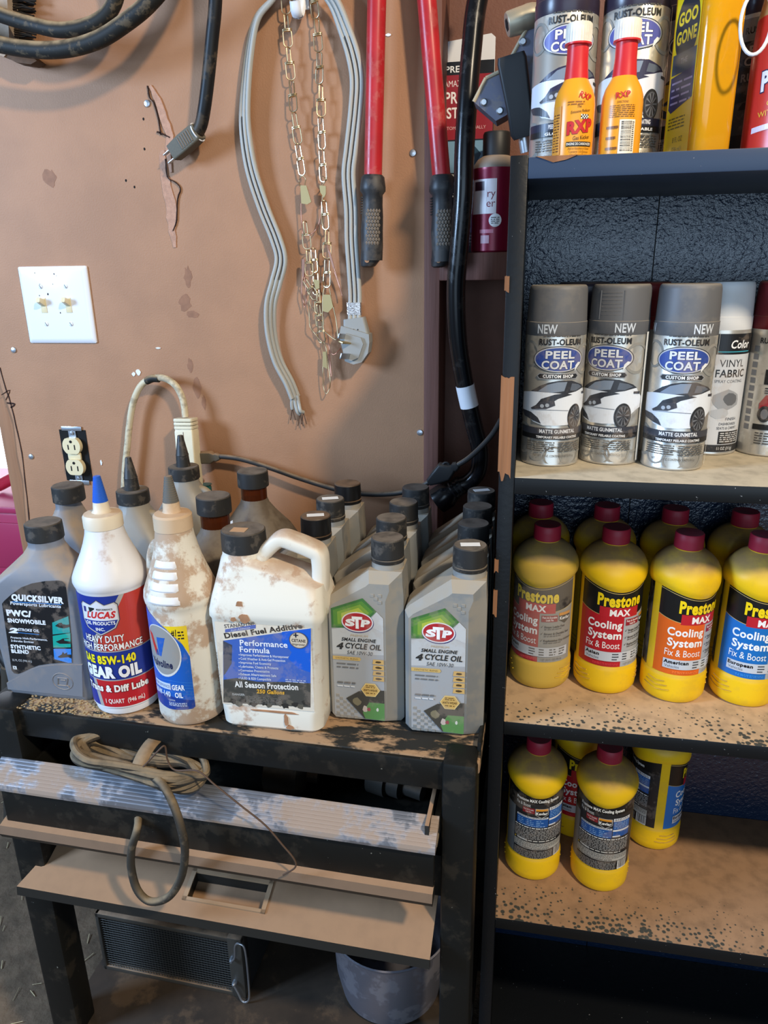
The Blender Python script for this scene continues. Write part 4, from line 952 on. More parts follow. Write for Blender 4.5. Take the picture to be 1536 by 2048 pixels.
# ------------------------------------------------------------------ yellow coolant bottles
m_yel = M('yellow_plastic', (240, 194, 24), .34, dust=.95, dcol=(150, 118, 76), nlo=.08, nhi=.7, dmin=.7, blotch=.10, bscale=35)
m_capcrim = M('crimson_cap', (158, 30, 52), .5, dust=.75, dcol=(110, 62, 66), nlo=.5, nhi=.95)
PRs = [(.030, 0), (.0375, .0015), (.0410, .007), (.0415, .014), (.0415, .034), (.0408, .0385), (.0398, .0405), (.0398, .150), (.0404, .1515), (.0426, .155), (.0435, .160), (.0432, .168), (.0418, .175), (.038, .1825), (.032, .189), (.025, .1940), (.0185, .1965), (.0165, .1975), (.0165, .200)]
def wave(k, r, z, a): return (r, z-.0052*math.cos(2*a) if 7 <= k <= 10 else (z-.0018*math.cos(2*a) if k == 11 else z))
me_pb = G().lathe(PRs, 72, fun=wave).mesh('body', m_yel)
me_pb2 = G().lathe(PRs, 72, fun=wave).mesh('body', M('yellow_plastic_dusty', (226, 184, 40), .5, dust=.95, dcol=(140, 116, 78), nlo=.05, nhi=.6, dmin=.8, blotch=.45, bscale=9, bthr=.38))
me_pc = ribcap(.0175, .1985, .2175, 40, .0003).mesh('cap', m_capcrim)
g = G()
for s in (1,):
    for k in range(3):
        zz = .0165+k*.0062; ra = .0418
        g.tube([Vector((ra*math.sin(s*R(70)+t), -ra*math.cos(s*R(70)+t), zz+.003*abs(t)*2)) for t in [(-.5+i/8)*(.9-.16*k) for i in range(9)]], .0008, 6)
me_pr = g.mesh('ribs', m_yel)
PL = .0398; HW = .0560
PVW = lambda v: .0415+(v-.0415)*1.10
def top_edge(u): return .1385+.0052-.0052*math.cos(2*u/PL)-.0030
def coolant_front(main, kind, faded=False):
    A = Art(); n = 24
    us = [-HW+2*HW*i/n for i in range(n+1)]
    blk = (44, 42, 40) if faded else (24, 23, 22)
    sil = (150, 148, 142) if faded else (172, 174, 176)
    A.poly([(-HW, .0415), (.006, .0415), (.006, .112), (-HW, .112)], main); A.rect(.006, .0415, HW, .112, sil)
    low = [(u, .1045+.004*(u/HW)**2*2) for u in us]
    A.poly([(u, top_edge(u)) for u in us]+low[::-1], blk)
    A.lay += 1
    for f0, f1 in ((lambda u: top_edge(u)-.0022, lambda u: top_edge(u)-.0016), (lambda u: .1045+.008*(u/HW)**2, lambda u: .1051+.008*(u/HW)**2)):
        A._add([(u, f0(u)) for u in us]+[(u, f1(u)) for u in us], [(i, i+1, n+2+i, n+1+i) for i in range(n)], (206, 178, 110), A.lay)
    A.rect(-.0265, .1045, .0265, .1170, (188, 32, 42)); A.text('MAX', .0, .1066, .0078, (245, 240, 236), w=.026, bold=.04)
    A.text('Prestone', 0, .1180, .0145, (244, 210, 20), w=.059, bold=.045, arc=.9, out=(20, 18, 16), outb=.04)
    wt = (246, 244, 240)
    A.text('Cooling', .0035, .0905, .0098, wt, w=.0445, al='R', bold=.03); A.text('System', .0035, .0775, .0098, wt, w=.0430, al='R', bold=.03); A.text('Fix & Boost', .0030, .0650, .0088, wt, w=.0450, al='R')
    A.rect(.0085, .094, .030, .102, (150, 34, 46)); A.text('Fast & Durable', .0195, .0985, .0024, wt, w=.019, bold=.02); A.text('Leak Fix', .0195, .0952, .0024, wt, w=.010, bold=.02)
    A.poly([(.032, .0955), (.032, .1045), (.051, .1045), (.051, .0955), (.0415, .0905)], (30, 28, 28)); A.rect(.032, .1010, .051, .1045, (226, 150, 40)); A.text('Kevlar', .0415, .0958, .0040, wt, w=.0165, bold=.04)
    dk = (60, 58, 56) if faded else (44, 42, 42)
    for k, s in enumerate(('Stops Leaks Fast', 'Strong & Durable Seal', 'Replenishes Key Inhibitors')):
        y = .0865-k*.0088; A.poly([(.0085, y+.0015), (.0095, y), (.0118, y+.0034), (.0095, y+.0012)], dk); A.text(s, .0130, y, .0026, dk, w=.006+.0016*len(s)*.9, al='L', bold=.02); A.fine(.0130, y-.0030, .0370, y-.0008, 1, (96, 94, 92), .5, k+3)
    A.rect(-.0425, .0490, .0480, .0610, (188, 192, 200)); A.rect(-.0425, .0490, .0480, .0610, (198, 202, 208))
    A.text(kind, -.0410, .0555, .0042, (30, 30, 34), w=.0040*len(kind)*.92, al='L', bold=.05); A.text('Vehicles', -.0400, .0505, .0036, (80, 84, 92), w=.0175, al='L')
    for j in range(4): A.fine(-.006+j*.0135, .0500, .0035+j*.0135, .0600, 3, (70, 74, 80), .45, 20+j, just=False)
    A.fine(-.030, .0440, .002, .0470, 2, tuple(min(255, c+40) for c in main), .45, 7); A.text('1 QT (32 FL OZ) 946 mL', .0100, .0440, .0028, (110, 110, 110), w=.030, al='L')
    return A
def coolant_back(main=(34, 84, 150)):
    A = Art(); n = 24; us = [-HW+2*HW*i/n for i in range(n+1)]
    A.poly([(-HW, .0415), (-.036, .0415), (-.036, .130), (-HW, .130)], (120, 122, 124)); A.rect(-.036, .0415, HW, .128, (38, 38, 40)); A.poly([(u, top_edge(u)) for u in us]+[(u, .1265-(.012 if u < -.03 else 0)) for u in us[::-1]], (24, 23, 22))
    wt = (240, 238, 232)
    A.text('Prestone MAX Cooling System', -.0335, .1285, .0042, wt, w=.064, al='L', bold=.04, arc=.5); A.text('Fix & Boost', -.0335, .1210, .0050, wt, w=.0215, al='L')
    A.rect(-.0235, .1115, -.006, .1195, (140, 40, 46)); A.text('Fast & Durable', -.0148, .1160, .0022, wt, w=.0145); A.text('Leak Fix', -.0148, .1128, .0022, wt, w=.008)
    A.poly([(-.005, .1105), (-.005, .1200), (.014, .1200), (.014, .1105), (.0045, .1055)], (190, 190, 188)); A.poly([(-.0042, .1108), (-.0042, .1195), (.0132, .1195), (.0132, .1108), (.0045, .1063)], (30, 28, 28)); A.rect(-.0042, .1165, .0132, .1195, (226, 150, 40)); A.text('Kevlar', .0045, .1110, .0040, wt, w=.0160, bold=.04)
    A.rect(-.0320, .0915, .0145, .1065, (30, 84, 156)); A.rect(-.0320, .1040, .0145, .1065, (214, 216, 220)); A.fine(-.030, .1046, .012, .1060, 1, (30, 30, 30), .6, 3)
    for j in range(3): A.fine(-.030+j*.0135, .0945, -.019+j*.0135, .1025, 3, (130, 170, 215), .4, 30+j, just=False)
    A.fine(-.028, .092, .010, .0940, 1, (150, 185, 225), .5, 6)
    A.rect(.0155, .0935, .0420, .1215, (30, 84, 156)); A.rect(.0155, .1170, .0420, .1215, (226, 226, 228)); A.fine(.017, .1175, .040, .121, 2, (30, 30, 30), .5, 7); A.rect(.0155, .1020, .0420, .1045, (226, 226, 228)); A.fine(.017, .106, .040, .116, 4, (120, 165, 215), .4, 8); A.rect(.0155, .0935, .027, .0955, (226, 226, 228))
    A.fine(-.0340, .0885, .042, .0908, 1, (236, 234, 228), .6, 9); A.fine(-.0340, .0720, .042, .0880, 7, (170, 168, 164), .45, 10)
    A.poly([(-.0345, .0685), (-.0330, .0715), (-.0315, .0685)], (214, 176, 60)); A.text('WARNING:', -.0300, .0685, .0030, wt, w=.016, al='L', bold=.03); A.fine(-.013, .0685, .03, .0715, 1, (200, 198, 190), .5, 11)
    A.rect(-.0345, .0565, .0430, .0670, (176, 174, 166)); A.fine(-.0335, .0600, .0420, .0665, 4, (52, 52, 52), .45, 12); A.text('KEEP OUT OF REACH OF CHILDREN AND PETS.', -.0335, .0572, .0022, (24, 24, 24), w=.052, al='L', bold=.03)
    A.fine(-.0340, .0425, .024, .0545, 6, (150, 148, 144), .45, 13)
    A.rect(.0270, .0425, .0430, .0560, (222, 220, 214)); x = .0285; r = random.Random(3)
    while x < .0415:
        w = r.choice((.0005, .0008, .0012)); A.rect(x, .0440, x+w, .0560, (34, 34, 34), up=False); x += w+r.choice((.0005, .0008))
    return A
me_back = coolant_back().mesh('back_label', warp(on_cyl(PL), None, PVW), PRINT_SEMI, .003)
def coolant(x, y, z, label, front, rz, group, first=None):
    t = thing('coolant_bottle', (x, y, z), label, 'bottle', group, rz=rz)
    t.scale = (.955, .955, 1)
    inst('body', me_pb2 if front is f_red else me_pb, t); inst('cap', me_pc, t); inst('ribs', me_pr, t); inst('ribs', me_pr, t, rot=(0, 0, R(-140)))
    if front: inst('front_label', front, t)
    inst('back_label', me_back, t, rot=(0, 0, PI))
    return t
f_red = coolant_front((176, 40, 46), 'Asian', True).mesh('front_label', warp(on_cyl(PL), None, PVW), M('label_print_faded', (255, 255, 255), .55, attr=True, blotch=.4, bscale=14, bthr=.38, dcol=(140, 128, 112)), .003)
f_asian = coolant_front((186, 30, 40), 'Asian').mesh('front_label', warp(on_cyl(PL), None, PVW), PRINT, .003)
f_amer = coolant_front((226, 100, 30), 'American').mesh('front_label', warp(on_cyl(PL), None, PVW), PRINT, .003)
f_euro = coolant_front((26, 110, 186), 'European').mesh('front_label', warp(on_cyl(PL), None, PVW), PRINT, .003)
Z3, Z4 = .788, .477
gA, gB = 'yellow coolant bottles on the middle shelf', 'yellow coolant bottles on the lower shelf'
coolant(.8750, -.259, Z3, 'dusty yellow coolant bottle with faded red label beside the bookcase side', f_red, R(-16), gA)
coolant(.9590, -.257, Z3, 'yellow coolant bottle with bright red Asian vehicles label', f_asian, R(13), gA)
coolant(1.0435, -.264, Z3, 'yellow coolant bottle with orange American vehicles label', f_amer, R(29), gA)
coolant(1.1300, -.259, Z3, 'yellow coolant bottle with blue European vehicles label, front row', f_euro, R(12), gA)
for x, nb in ((.868, 'faded red-label'), (.956, 'red Asian-label'), (1.044, 'orange-label'), (1.131, 'blue European-label')):
    coolant(x, -.170, Z3, 'shaded yellow coolant bottle standing behind the %s bottle' % nb, None, R(20), gA)
coolant(.8805, -.266, Z4, 'yellow coolant bottle turned back-label out in the lower shelf corner', f_euro, R(186), gB)
coolant(.9750, -.270, Z4, 'yellow coolant bottle turned back-label out, frontmost on the lower shelf', f_euro, R(170), gB)
coolant(1.0620, -.176, Z4, 'yellow coolant bottle with yellow gap and blue label edge, rear of the lower shelf', f_euro, R(92), gB)
coolant(.9450, -.172, Z4, 'shaded yellow coolant bottle between the two back-label-out bottles', f_asian, R(20), gB)

# ------------------------------------------------------------------ tool cart
m_cart = M('cart_black', (20, 20, 18), 0.5, spec=.3, speck=.58, speckscale=180, speckcol=(120, 118, 108), blotch=.10, bscale=20, dcol=(110, 96, 78))
m_carttop = M('cart_top', (34, 33, 30), 0.5, blotch=.8, bscale=16, bthr=.46, dcol=(176, 140, 104), stretch=(1.0, 2.2, 1.0), speck=.5, speckscale=200, speckcol=(140, 130, 115))
m_cartdust = M('cart_dusty', (34, 32, 28), 0.5, dust=1.0, dcol=(158, 124, 94), nlo=.15, nhi=.6, dmin=.9)
m_alu = M('ribbed_aluminium', (176, 178, 186), 0.32, .85, blotch=.8, bscale=10, bthr=.46, dcol=(158, 130, 102))
ct = thing('tool_cart', (.485, -.44, 0), 'black metal tool cart with open drawer carrying dusty oil bottles', 'tool cart', rz=-.022); c0 = ct.location.copy()
def cb(name, x0, x1, y0, y1, z0, z1, mat, bev=.002, par=None):
    return G().box(x0-c0.x, x1-c0.x, y0-c0.y, y1-c0.y, z0, z1, bev).build(name, mat, par or ct)
cb('top', .160, .808, -.440, -.02, .764, .780, m_carttop)
cb('front_rail', .195, .768, -.444, -.432, .738, .778, m_cart, .003)
for x0, x1 in ((.165, .212), (.766, .806)):
    cb('post', x0, x1, -.453, -.41, 0, .783, m_cart, .006); cb('post', x0, x1, -.06, -.022, 0, .77, m_cart, .004)
cb('side_rail', .803, .8075, -.42, -.03, .755, .792, m_cart, .001)
cb('side_panel', .792, .797, -.41, -.06, .50, .764, m_cart, .001); cb('side_panel', .172, .177, -.41, -.06, .50, .764, m_cart, .001)
cb('back_panel', .17, .80, -.03, -.025, .19, .764, m_cart, 0)
cb('bottom_shelf', .17, .80, -.452, -.025, .188, .2, M('cart_floor_dim_grime', (58, 46, 34), .8, var=.5, vscale=14, blotch=.4, bscale=12, dcol=(104, 82, 60)), .001)  # grime tone darkened to stand in for the dim light under the cart
dw = cb('drawer', .196, .762, -.482, -.474, .632, .688, m_cart, .001)
cb('drawer_side', .216, .220, -.474, -.06, .632, .698, m_cart, .0005, dw); ds = cb('drawer_side', .750, .755, -.474, -.06, .632, .712, m_cartdust, .0005, dw)
cb('drawer_floor', .22, .75, -.474, -.06, .632, .636, m_cart, 0, dw)
g = G(); sec = [(-.452, .7085), (-.452, .704), (-.478, .690), (-.486, .690), (-.487, .6925)]
top = []; n = 8
for i in range(n):
    t = i/n; y = -.4865+(.4865-.452)*t; z = .6930+.0155*t
    top += [(y, z), (y+.0014, z+.0009), (y+.0036, z+.0019)]
sec = [(-.452, .704), (-.474, .684), (-.487, .684), (-.4875, .688)]+top+[(-.452, .7085)]
xs = (.180, .764); nn = len(sec)
g.add([(x-c0.x, y-c0.y, z) for x in xs for y, z in sec], [(i, (i+1) % nn, nn+(i+1) % nn, nn+i) for i in range(nn)]+[tuple(range(nn)), tuple(range(2*nn-1, nn-1, -1))])
g.build('pull_strip', m_alu, dw, smooth=False)
g = G(); sec = [(-.474, .634), (-.490, .630), (-.494, .620), (-.490, .612), (-.474, .612)]; nn = len(sec)
g.add([(x-c0.x, y-c0.y, z) for x in (.190, .762) for y, z in sec], [(i, (i+1) % nn, nn+(i+1) % nn, nn+i) for i in range(nn)]+[tuple(range(nn)), tuple(range(2*nn-1, nn-1, -1))])
g.build('drawer_lip', m_cartdust, dw, smooth=False)
for z0, z1 in ((.688, .694), (.672, .678)):
    cb('slide', .756, .763, -.462, -.10, z0, z1, M('slide_steel', (170, 150, 124), .5, .6) if z0 > .68 else bpy.data.materials['slide_steel'], .0005, dw)
# lower lift-up door with its recessed pull
def DP(s, t, dz=0): return Vector((s-c0.x, (-.405-.076*t)-c0.y, .548-.030*t+dz))
g = G()
def slab(s0, s1, t0, t1, th=.004, l0=0.0):
    a = [DP(s0, t0), DP(s1, t0), DP(s1, t1), DP(s0-l0, t1)]; b = [p-Vector((0, 0, th)) for p in a]
    g.add(a+b, [(0, 1, 2, 3), (7, 6, 5, 4), (0, 4, 5, 1), (1, 5, 6, 2), (2, 6, 7, 3), (3, 7, 4, 0)])
slab(.216, .428, 0, 1, l0=.030); slab(.536, .758, 0, 1); slab(.428, .536, 0, .30); slab(.428, .536, .74, 1)
a = DP(.186, 1); b = DP(.758, 1)
g.add([a, b, b+Vector((0, -.002, -.013)), a+Vector((0, -.002, -.013)), a+Vector((0, .004, 0)), b+Vector((0, .004, 0)), b+Vector((0, .004, -.013)), a+Vector((0, .004, -.013))], [(0, 1, 2, 3), (4, 5, 6, 7), (0, 3, 7, 4), (1, 2, 6, 5), (3, 2, 6, 7)])
ld = g.build('lift_door', m_cartdust, ct, smooth=False)
m_pull = M('tan_pull', (150, 124, 96), .7, dust=.4)
for s0, s1, t0, t1 in ((.424, .540, .27, .32), (.424, .540, .72, .77), (.424, .430, .27, .77), (.534, .540, .27, .77)):
    g = G(); slab(s0, s1, t0, t1, .003); g.xf(Matrix.Translation((0, 0, .0022))); g.build('pull_frame', m_pull, ld, smooth=False)
g = G()
a = [DP(.430, .31), DP(.534, .31), DP(.534, .73), DP(.430, .73)]; b = [p+Vector((0, 0, -.016)) for p in a]
g.add(a+b, [(4, 5, 6, 7), (0, 4, 5, 1), (1, 5, 6, 2), (2, 6, 7, 3), (3, 7, 4, 0)]); g.build('pull_cup', m_cartdust, ld, smooth=False)
cb('inner_rail', .215, .764, -.415, -.405, .55, .615, m_cart, .001)

# ------------------------------------------------------------------ cable bundle on the drawer
bd_ = thing('cable_bundle', at(280, 1518, y=-.455), 'dusty coiled black cable tied with a strap resting on the open drawer', 'cable'); k0 = bd_.location.copy()
m_bcable = M('bundle_cable', (52, 48, 42), .6, dust=.95, dcol=(140, 120, 92), nlo=.0, nhi=.7, blotch=.25, bscale=50)
rr = random.Random(11)
for k in range(9):
    hl = .083+rr.uniform(-.006, .006); hd = .024+rr.uniform(-.008, .010); zc = -.010+.0042*(k % 5)+rr.uniform(-.002, .002); ph = rr.uniform(-.06, .06)
    pts_ = []
    for i in range(22):
        a = 2*PI*i/22; ex = abs(math.cos(a))**.8*math.copysign(1, math.cos(a))
        x = hl*ex; y = hd*math.sin(a)*(1-.35*max(0, 1-abs(x)/.05))
        pts_.append(Vector((x, y+ph*x+.006*math.sin(3*a+k), zc-.13*x+.004*math.sin(2*a+k*1.3))))
    G().tube(smooth_path(pts_, 3, True), .0046, 9, True, hint=(.1, .2, 1)).build('loop', m_bcable, bd_)
g = G(); sx_ = .012
band = [Vector((sx_+.004*math.sin(t), .027*math.cos(t), .003+.0185*math.sin(t))) for t in [2*PI*i/28 for i in range(28)]]
g.sweep(band, [(-.009, -.0008), (.009, -.0008), (.009, .0008), (-.009, .0008)], hint=(0, 0, 1), closed=True)
g = G(); n = len(band)
for w in (-.009, .009):
    pass
vs = []; fs = []
for i, q in enumerate(band):
    for w in (-.0085, .0085): vs.append(q+Vector((w, 0, -.13*w)))
for i in range(n):
    j = (i+1) % n; fs.append((2*i, 2*i+1, 2*j+1, 2*j))
g.add(vs, fs); sb = g.build('strap', M('canvas_strap', (150, 124, 94), .9, var=.2, vscale=120), bd_)
sm = sb.modifiers.new('s', 'SOLIDIFY'); sm.thickness = .0018; sm.offset = 1
G().tube(smooth_path(track([(292, 1546, -.470), (322, 1566, -.492), (345, 1605, -.503), (362, 1655, -.508), (370, 1705, -.508), (362, 1755, -.506), (338, 1793, -.504), (302, 1803, -.503), (276, 1782, -.502), (263, 1740, -.500), (263, 1700, -.499), (272, 1668, -.497), (276, 1650, -.490), (277, 1630, -.470)], k0), 8), .0050, 12).build('hanging_loop', m_bcable, bd_)
m_rust = M('rusty_wire', (84, 62, 46), .7)
G().tube(smooth_path(track([(262, 1556, -.48), (290, 1530, -.482), (318, 1500, -.48), (330, 1493, -.475), (335, 1520, -.475), (350, 1540, -.478), (395, 1542, -.482), (430, 1570, -.488), (480, 1610, -.496), (530, 1650, -.50), (565, 1690, -.503), (588, 1718, -.505), (590, 1735, -.505), (566, 1750, -.504)], k0), 6), .0011, 7).build('tie_wire', m_rust, bd_)

# odds and ends in the drawer
m_old = M('old_metal', (70, 66, 60), .6, .3, dust=.5)
t = thing('starter_motor', at(520, 1560, z=.665), 'dark round metal motor lying in the shaded drawer', 'motor'); t.location.z = .662; t.location.y = -.36
g = G().lathe([(.016, 0), (.026, .004), (.026, .05), (.020, .056), (.008, .06), (.008, .075)], 28); g.xf(Matrix.Rotation(PI/2, 4, 'Y')); g.build('housing', m_old, t)
t2_ = thing('drill_chuck', (.655, -.34, .660), 'grey stepped metal fitting in the right of the open drawer', 'fitting')
g = G().lathe([(.012, 0), (.022, .004), (.022, .03), (.018, .032), (.018, .05), (.011, .053), (.011, .08)], 24); g.xf(Matrix.Rotation(PI/2, 4, 'Y') @ Matrix.Rotation(.3, 4, 'X')); g.build('fitting', m_old, t2_)

# ------------------------------------------------------------------ mesh heater and pot on the bottom shelf
hz = thing('mesh_heater', (.187, -.332, .2), 'grey metal box with wire mesh front and wire latch under the cart', 'heater', rz=-.03)
m_hm = M('heater_metal', (84, 78, 70), .55, .5, dust=.6)
G().box(0, .256, .004, .16, .001, .122, .003).build('box', M('heater_inside', (22, 20, 18), .8), hz)
for z0, z1 in ((.0, .008), (.114, .122)): G().box(0, .256, -.004, .006, z0, z1, .001).build('frame', m_hm, hz)
G().box(.232, .256, -.005, .02, 0, .124, .002).build('end_plate', m_hm, hz); G().box(0, .006, -.004, .006, 0, .122, .001).build('frame', m_hm, hz)
g = G()
for i in range(46): g.cyl((.006+i*.005, -.0005, .006), (.006+i*.005, -.0005, .116), .0006, 4)
for j in range(22): g.cyl((.004, -.0012, .008+j*.005), (.234, -.0012, .008+j*.005), .0006, 4)
tag(g.build('wire_mesh', M('shaded_mesh', (70, 66, 60), .6, .4), hz), kind='stuff')  # mesh colour lowered in place of the shade under the cart
for z in (.035, .085): G().lathe([(.004, 0), (.004, .006), (.002, .010)], 12).xf(Matrix.Translation((.240, -.004, z)) @ Matrix.Rotation(PI/2, 4, 'X')).build('bolt', m_zinc, hz)
G().tube(smooth_path([(.240, -.012, .085), (.247, -.012, .095), (.250, -.012, .120), (.258, -.012, .126), (.266, -.012, .112), (.266, -.012, .03), (.262, -.012, .006), (.252, -.012, .004), (.246, -.012, .02), (.240, -.012, .035)], 5), .0016, 8).build('latch_wire', m_zinc, hz)

pt = thing('steel_pot', (.667, -.272, .2), 'stained steel cooking pot standing under the tool cart', 'pot')
G().lathe([(.070, 0), (.080, .006), (.088, .05), (.092, .128), (.0955, .132), (.0965, .135), (.094, .136), (.090, .130), (.085, .05), (.076, .008), (.0001, .006)], 64, cap1=False).build('vessel', M('stained_steel', (150, 148, 158), .42, .75, blotch=.5, bscale=22, bthr=.5, dcol=(92, 84, 80)), pt)

# ------------------------------------------------------------------ bottle helpers
m_cap = M('bottle_cap_black', (40, 39, 38), .5, dust=.75, dcol=(128, 116, 102), nlo=.55, nhi=.95, blotch=.25, bscale=60)
m_capshiny = M('bottle_cap_glossy', (22, 22, 23), .3, dust=.3)
m_grey = M('silver_grey_plastic', (146, 147, 145), .36, .25, dust=.9, dcol=(166, 150, 126), nlo=.15, nhi=.8, dmin=.6, blotch=.4, bscale=11, bthr=.42)
m_grey2 = M('slate_grey_plastic', (122, 124, 130), .42, .1, dust=.85, dcol=(168, 146, 122), nlo=.12, nhi=.6, blotch=.15, bscale=20)
m_dwhite = M('dirty_white_plastic', (226, 219, 203), .42, dust=.6, blotch=.75, bscale=20, bthr=.53, dcol=(170, 126, 92), nlo=.3, nhi=.9)
m_vwhite = M('muddy_white_plastic', (222, 214, 198), .45, dust=.7, blotch=.85, bscale=26, bthr=.45, dmin=.6, dcol=(176, 142, 112), nlo=.25, nhi=.9)
m_cwhite = M('clean_white_plastic', (224, 222, 222), .36, blotch=.5, bscale=18, bthr=.60, dcol=(170, 130, 100))
m_sticker = M('price_sticker', (232, 232, 230), .6)
ZT = .780
# ---- STP quart
SX, NX = .047, .0255
rg = [ring(-SX+.004, SX-.005, -.027, .027, 0, [.006, .018, .010, .006]), ring(-SX, SX, -.030, .030, .005, [.006, .020, .012, .006]), ring(-SX, SX, -.030, .030, .163, [.006, .020, .012, .006]),
      ring(-SX+.003, SX, -.0290, .029, .168, [.007, .020, .012, .007]), ring(-.030, SX, -.0265, .0265, .1785, [.010, .020, .012, .01]), ring(-.013, .0465, -.0235, .0235, .190, [.014, .020, .015, .014]),
      ring(.0005, .0455, -.0205, .0205, .1995, .0195), ring(NX-.0188, NX+.0188, -.0188, .0188, .2045, .0188), ring(NX-.0182, NX+.0182, -.0182, .0182, .2120, .0182)]
def stp_outline(li, bi, ri, ti, y):
    o = [(-.043+li, .0+bi), (.043-ri, .0+bi), (.047-ri, .005+bi), (.047-ri, .170-ti*.3), (.0458-ri*.7, .186-ti*.5), (.0455-ri*.7, .2005-ti), (.0060+li*.4, .2005-ti), (.0005+li*.6, .1965-ti), (-.0415+li, .1655-li*1.1), (-.047+li, .1585-li*.9), (-.047+li, .005+bi)]
    return [Vector((x, y, z)) for x, z in o]
me_stp = G().loft([stp_outline(.0055, .004, .020, .0125, -.030), stp_outline(0, 0, 0, .0, -.0195), stp_outline(0, 0, 0, 0, .0215), stp_outline(.006, .004, .008, .010, .030)]).lathe([(.0196, .198), (.0190, .2045), (.0184, .2120)], 40, NX, 0).mesh('body', m_grey, ang=20)
me_stpcap = ribcap(.0192, .2130, .2360, 44, .00035); me_stpcap.lathe([(.0196, .2075), (.0200, .2082), (.0200, .2118), (.0190, .2125)], 40); me_stpcap.xf(Matrix.Translation((NX, 0, 0)))
gcap = me_stpcap; me_stpcap = gcap.mesh('cap', m_cap); me_stpcap2 = gcap.mesh('cap', m_capshiny)
def ST(x, y): return ((x-715+.05*(y-1250))/725*.094-.047, (1250-y)/7040)
A = Art(); LB = [ST(*q) for q in ((787, 250), (1055, 150), (1195, 260), (1255, 325), (1240, 1245), (1085, 1210), (900, 1030), (790, 990))]
A.poly([(-.0385, .006), (.0225, .003), (.0225, .133), (-.0010, .1565), (-.0385, .142)], (164, 164, 164))
A.poly([(-.0385, .116), (.012, .128), (.0225, .128), (.0225, .088), (-.0385, .085)], (190, 190, 188))
A.poly([(-.0385, .118), (-.0385, .142), (-.0010, .1565), (.0150, .1410), (-.004, .122), (-.020, .119)], (66, 112, 58))
for k, c in enumerate(((88, 136, 56), (126, 160, 60), (176, 186, 70), (214, 206, 90))):
    s_ = 1-k*.2; A.poly([(-.012+(x+.012)*s_, .132+(y-.132)*s_) for x, y in ((-.036, .121), (-.036, .140), (-.002, .153), (.011, .141), (-.004, .126), (-.018, .121))], c)
A.poly([(.0150, .1410), (.0225, .1335), (.0225, .116), (.002, .124)], (196, 196, 194))
A.ell(-.0075, .1265, .0192, .0128, (70, 66, 110)); A.ell(-.0078, .1272, .0186, .0122, (226, 222, 220)); A.ell(-.0078, .1272, .0172, .0109, (176, 40, 46))
A.text('S', -.0170, .1222, .0082, (244, 242, 240), w=.0085, bold=.06, shear=.1); A.text('T', -.0080, .1200, .0138, (244, 242, 240), w=.0105, bold=.05); A.text('P', .0012, .1222, .0082, (244, 242, 240), w=.0080, bold=.06, shear=.1)
A.text('PREMIUM', -.0060, .1090, .0026, (196, 170, 130), w=.020); A.text('SMALL ENGINE', -.0070, .1030, .0042, (52, 50, 48), w=.040, bold=.03, shear=.2); A.text('4', -.0300, .0925, .0078, (48, 46, 44), w=.0065, bold=.05, shear=.2); A.text('CYCLE OIL', -.0020, .0940, .0068, (48, 46, 44), w=.0420, bold=.03, shear=.2); A.text('SAE 10W-30', -.0060, .0866, .0046, (70, 66, 62), w=.030, shear=.2)
A.poly([(-.0385, .0785), (-.006, .0785), (-.0045, .0808), (-.006, .083), (-.0385, .083)], (206, 172, 104)); A.text('SYNTHETIC BLEND', -.0215, .0796, .0022, (110, 84, 40), w=.027)
for k in range(2): A.fine(-.034, .0720-k*.0045, -.008, .0755-k*.0045, 1, (110, 108, 106), .45, k+2)
for k in range(4): A.poly([(.009, .0545+k*.0072), (.0225, .0545+k*.0072), (.0225, .0605+k*.0072), (.010, .0605+k*.0072)], (206, 166, 100)); A.poly(blob(.016, .0575+k*.0072, .0045, .0017, 8, k, .3), (80, 62, 36))
A.fine(-.034, .0475, -.012, .0505, 1, (110, 108, 106), .7, 5); A.fine(-.034, .0435, -.012, .0460, 1, (214, 214, 214), .7, 6)
A.poly([(-.024, .0290), (-.008, .0395), (.0225, .0430), (.0225, .003), (-.002, .004)], (70, 66, 58)); A.poly([(-.004, .012), (.004, .026), (.0225, .026), (.0225, .003), (-.001, .004)], (92, 136, 76)); A.poly(blob(-.011, .026, .006, .006, 9, 2, .3), (128, 118, 92)); A.poly(blob(-.001, .0170, .0035, .0055, 9, 3, .3), (196, 178, 164)); A.poly(blob(.0035, .0165, .0025, .003, 8, 5, .3), (150, 80, 80)); A.poly(blob(.014, .017, .0016, .0028, 8, 5, .2), (206, 206, 190))
hx = [(.0060+.0115*math.cos(PI*i/3), .0425+.0098*math.sin(PI*i/3)) for i in range(6)]; A.poly(hx, (226, 196, 130)); A.poly([(.0060+(x-.006)*.9, .0425+(y-.0425)*.9) for x, y in hx], (204, 164, 92)); A.text('ANTI-WEAR', .0060, .0408, .0027, (84, 62, 30), w=.0165, bold=.03); A.fine(.0005, .0370, .0115, .0395, 1, (110, 82, 40), .5, 7); A.fine(.0005, .0450, .0115, .0490, 2, (110, 82, 40), .5, 8)
me_stpl = A.mesh('label', warp(on_flat(-.030), lambda u: u*1.03+.0012, lambda v: .0050+(v-.003)*1.07), PRINT_SEMI)
g = G(); g2 = G()
for i in range(8):
    for j in range(8):
        x = -.041+i*.0045; z = .004+j*.0042
        if (i+j) % 2 == 0 and x < -.026+(.030-z)*.72 and z < .034 and x > -.0415+.001: g.box(x, x+.0043, -.0306, -.0295, z, z+.0040, .0002, 1)
        x2 = .0005+i*.0045; z2 = .146+j*.0042
        if (i+j) % 2 == 0 and x2 < .0205 and z2+.0040 < .178 and x2+z2 > .1745: g2.box(x2, x2+.0043, -.0306, -.0295, z2, z2+.0040, .0002, 1)
me_chk = g.mesh('embossed_checker', m_grey); me_chk2 = g2.mesh('embossed_checker', m_grey)
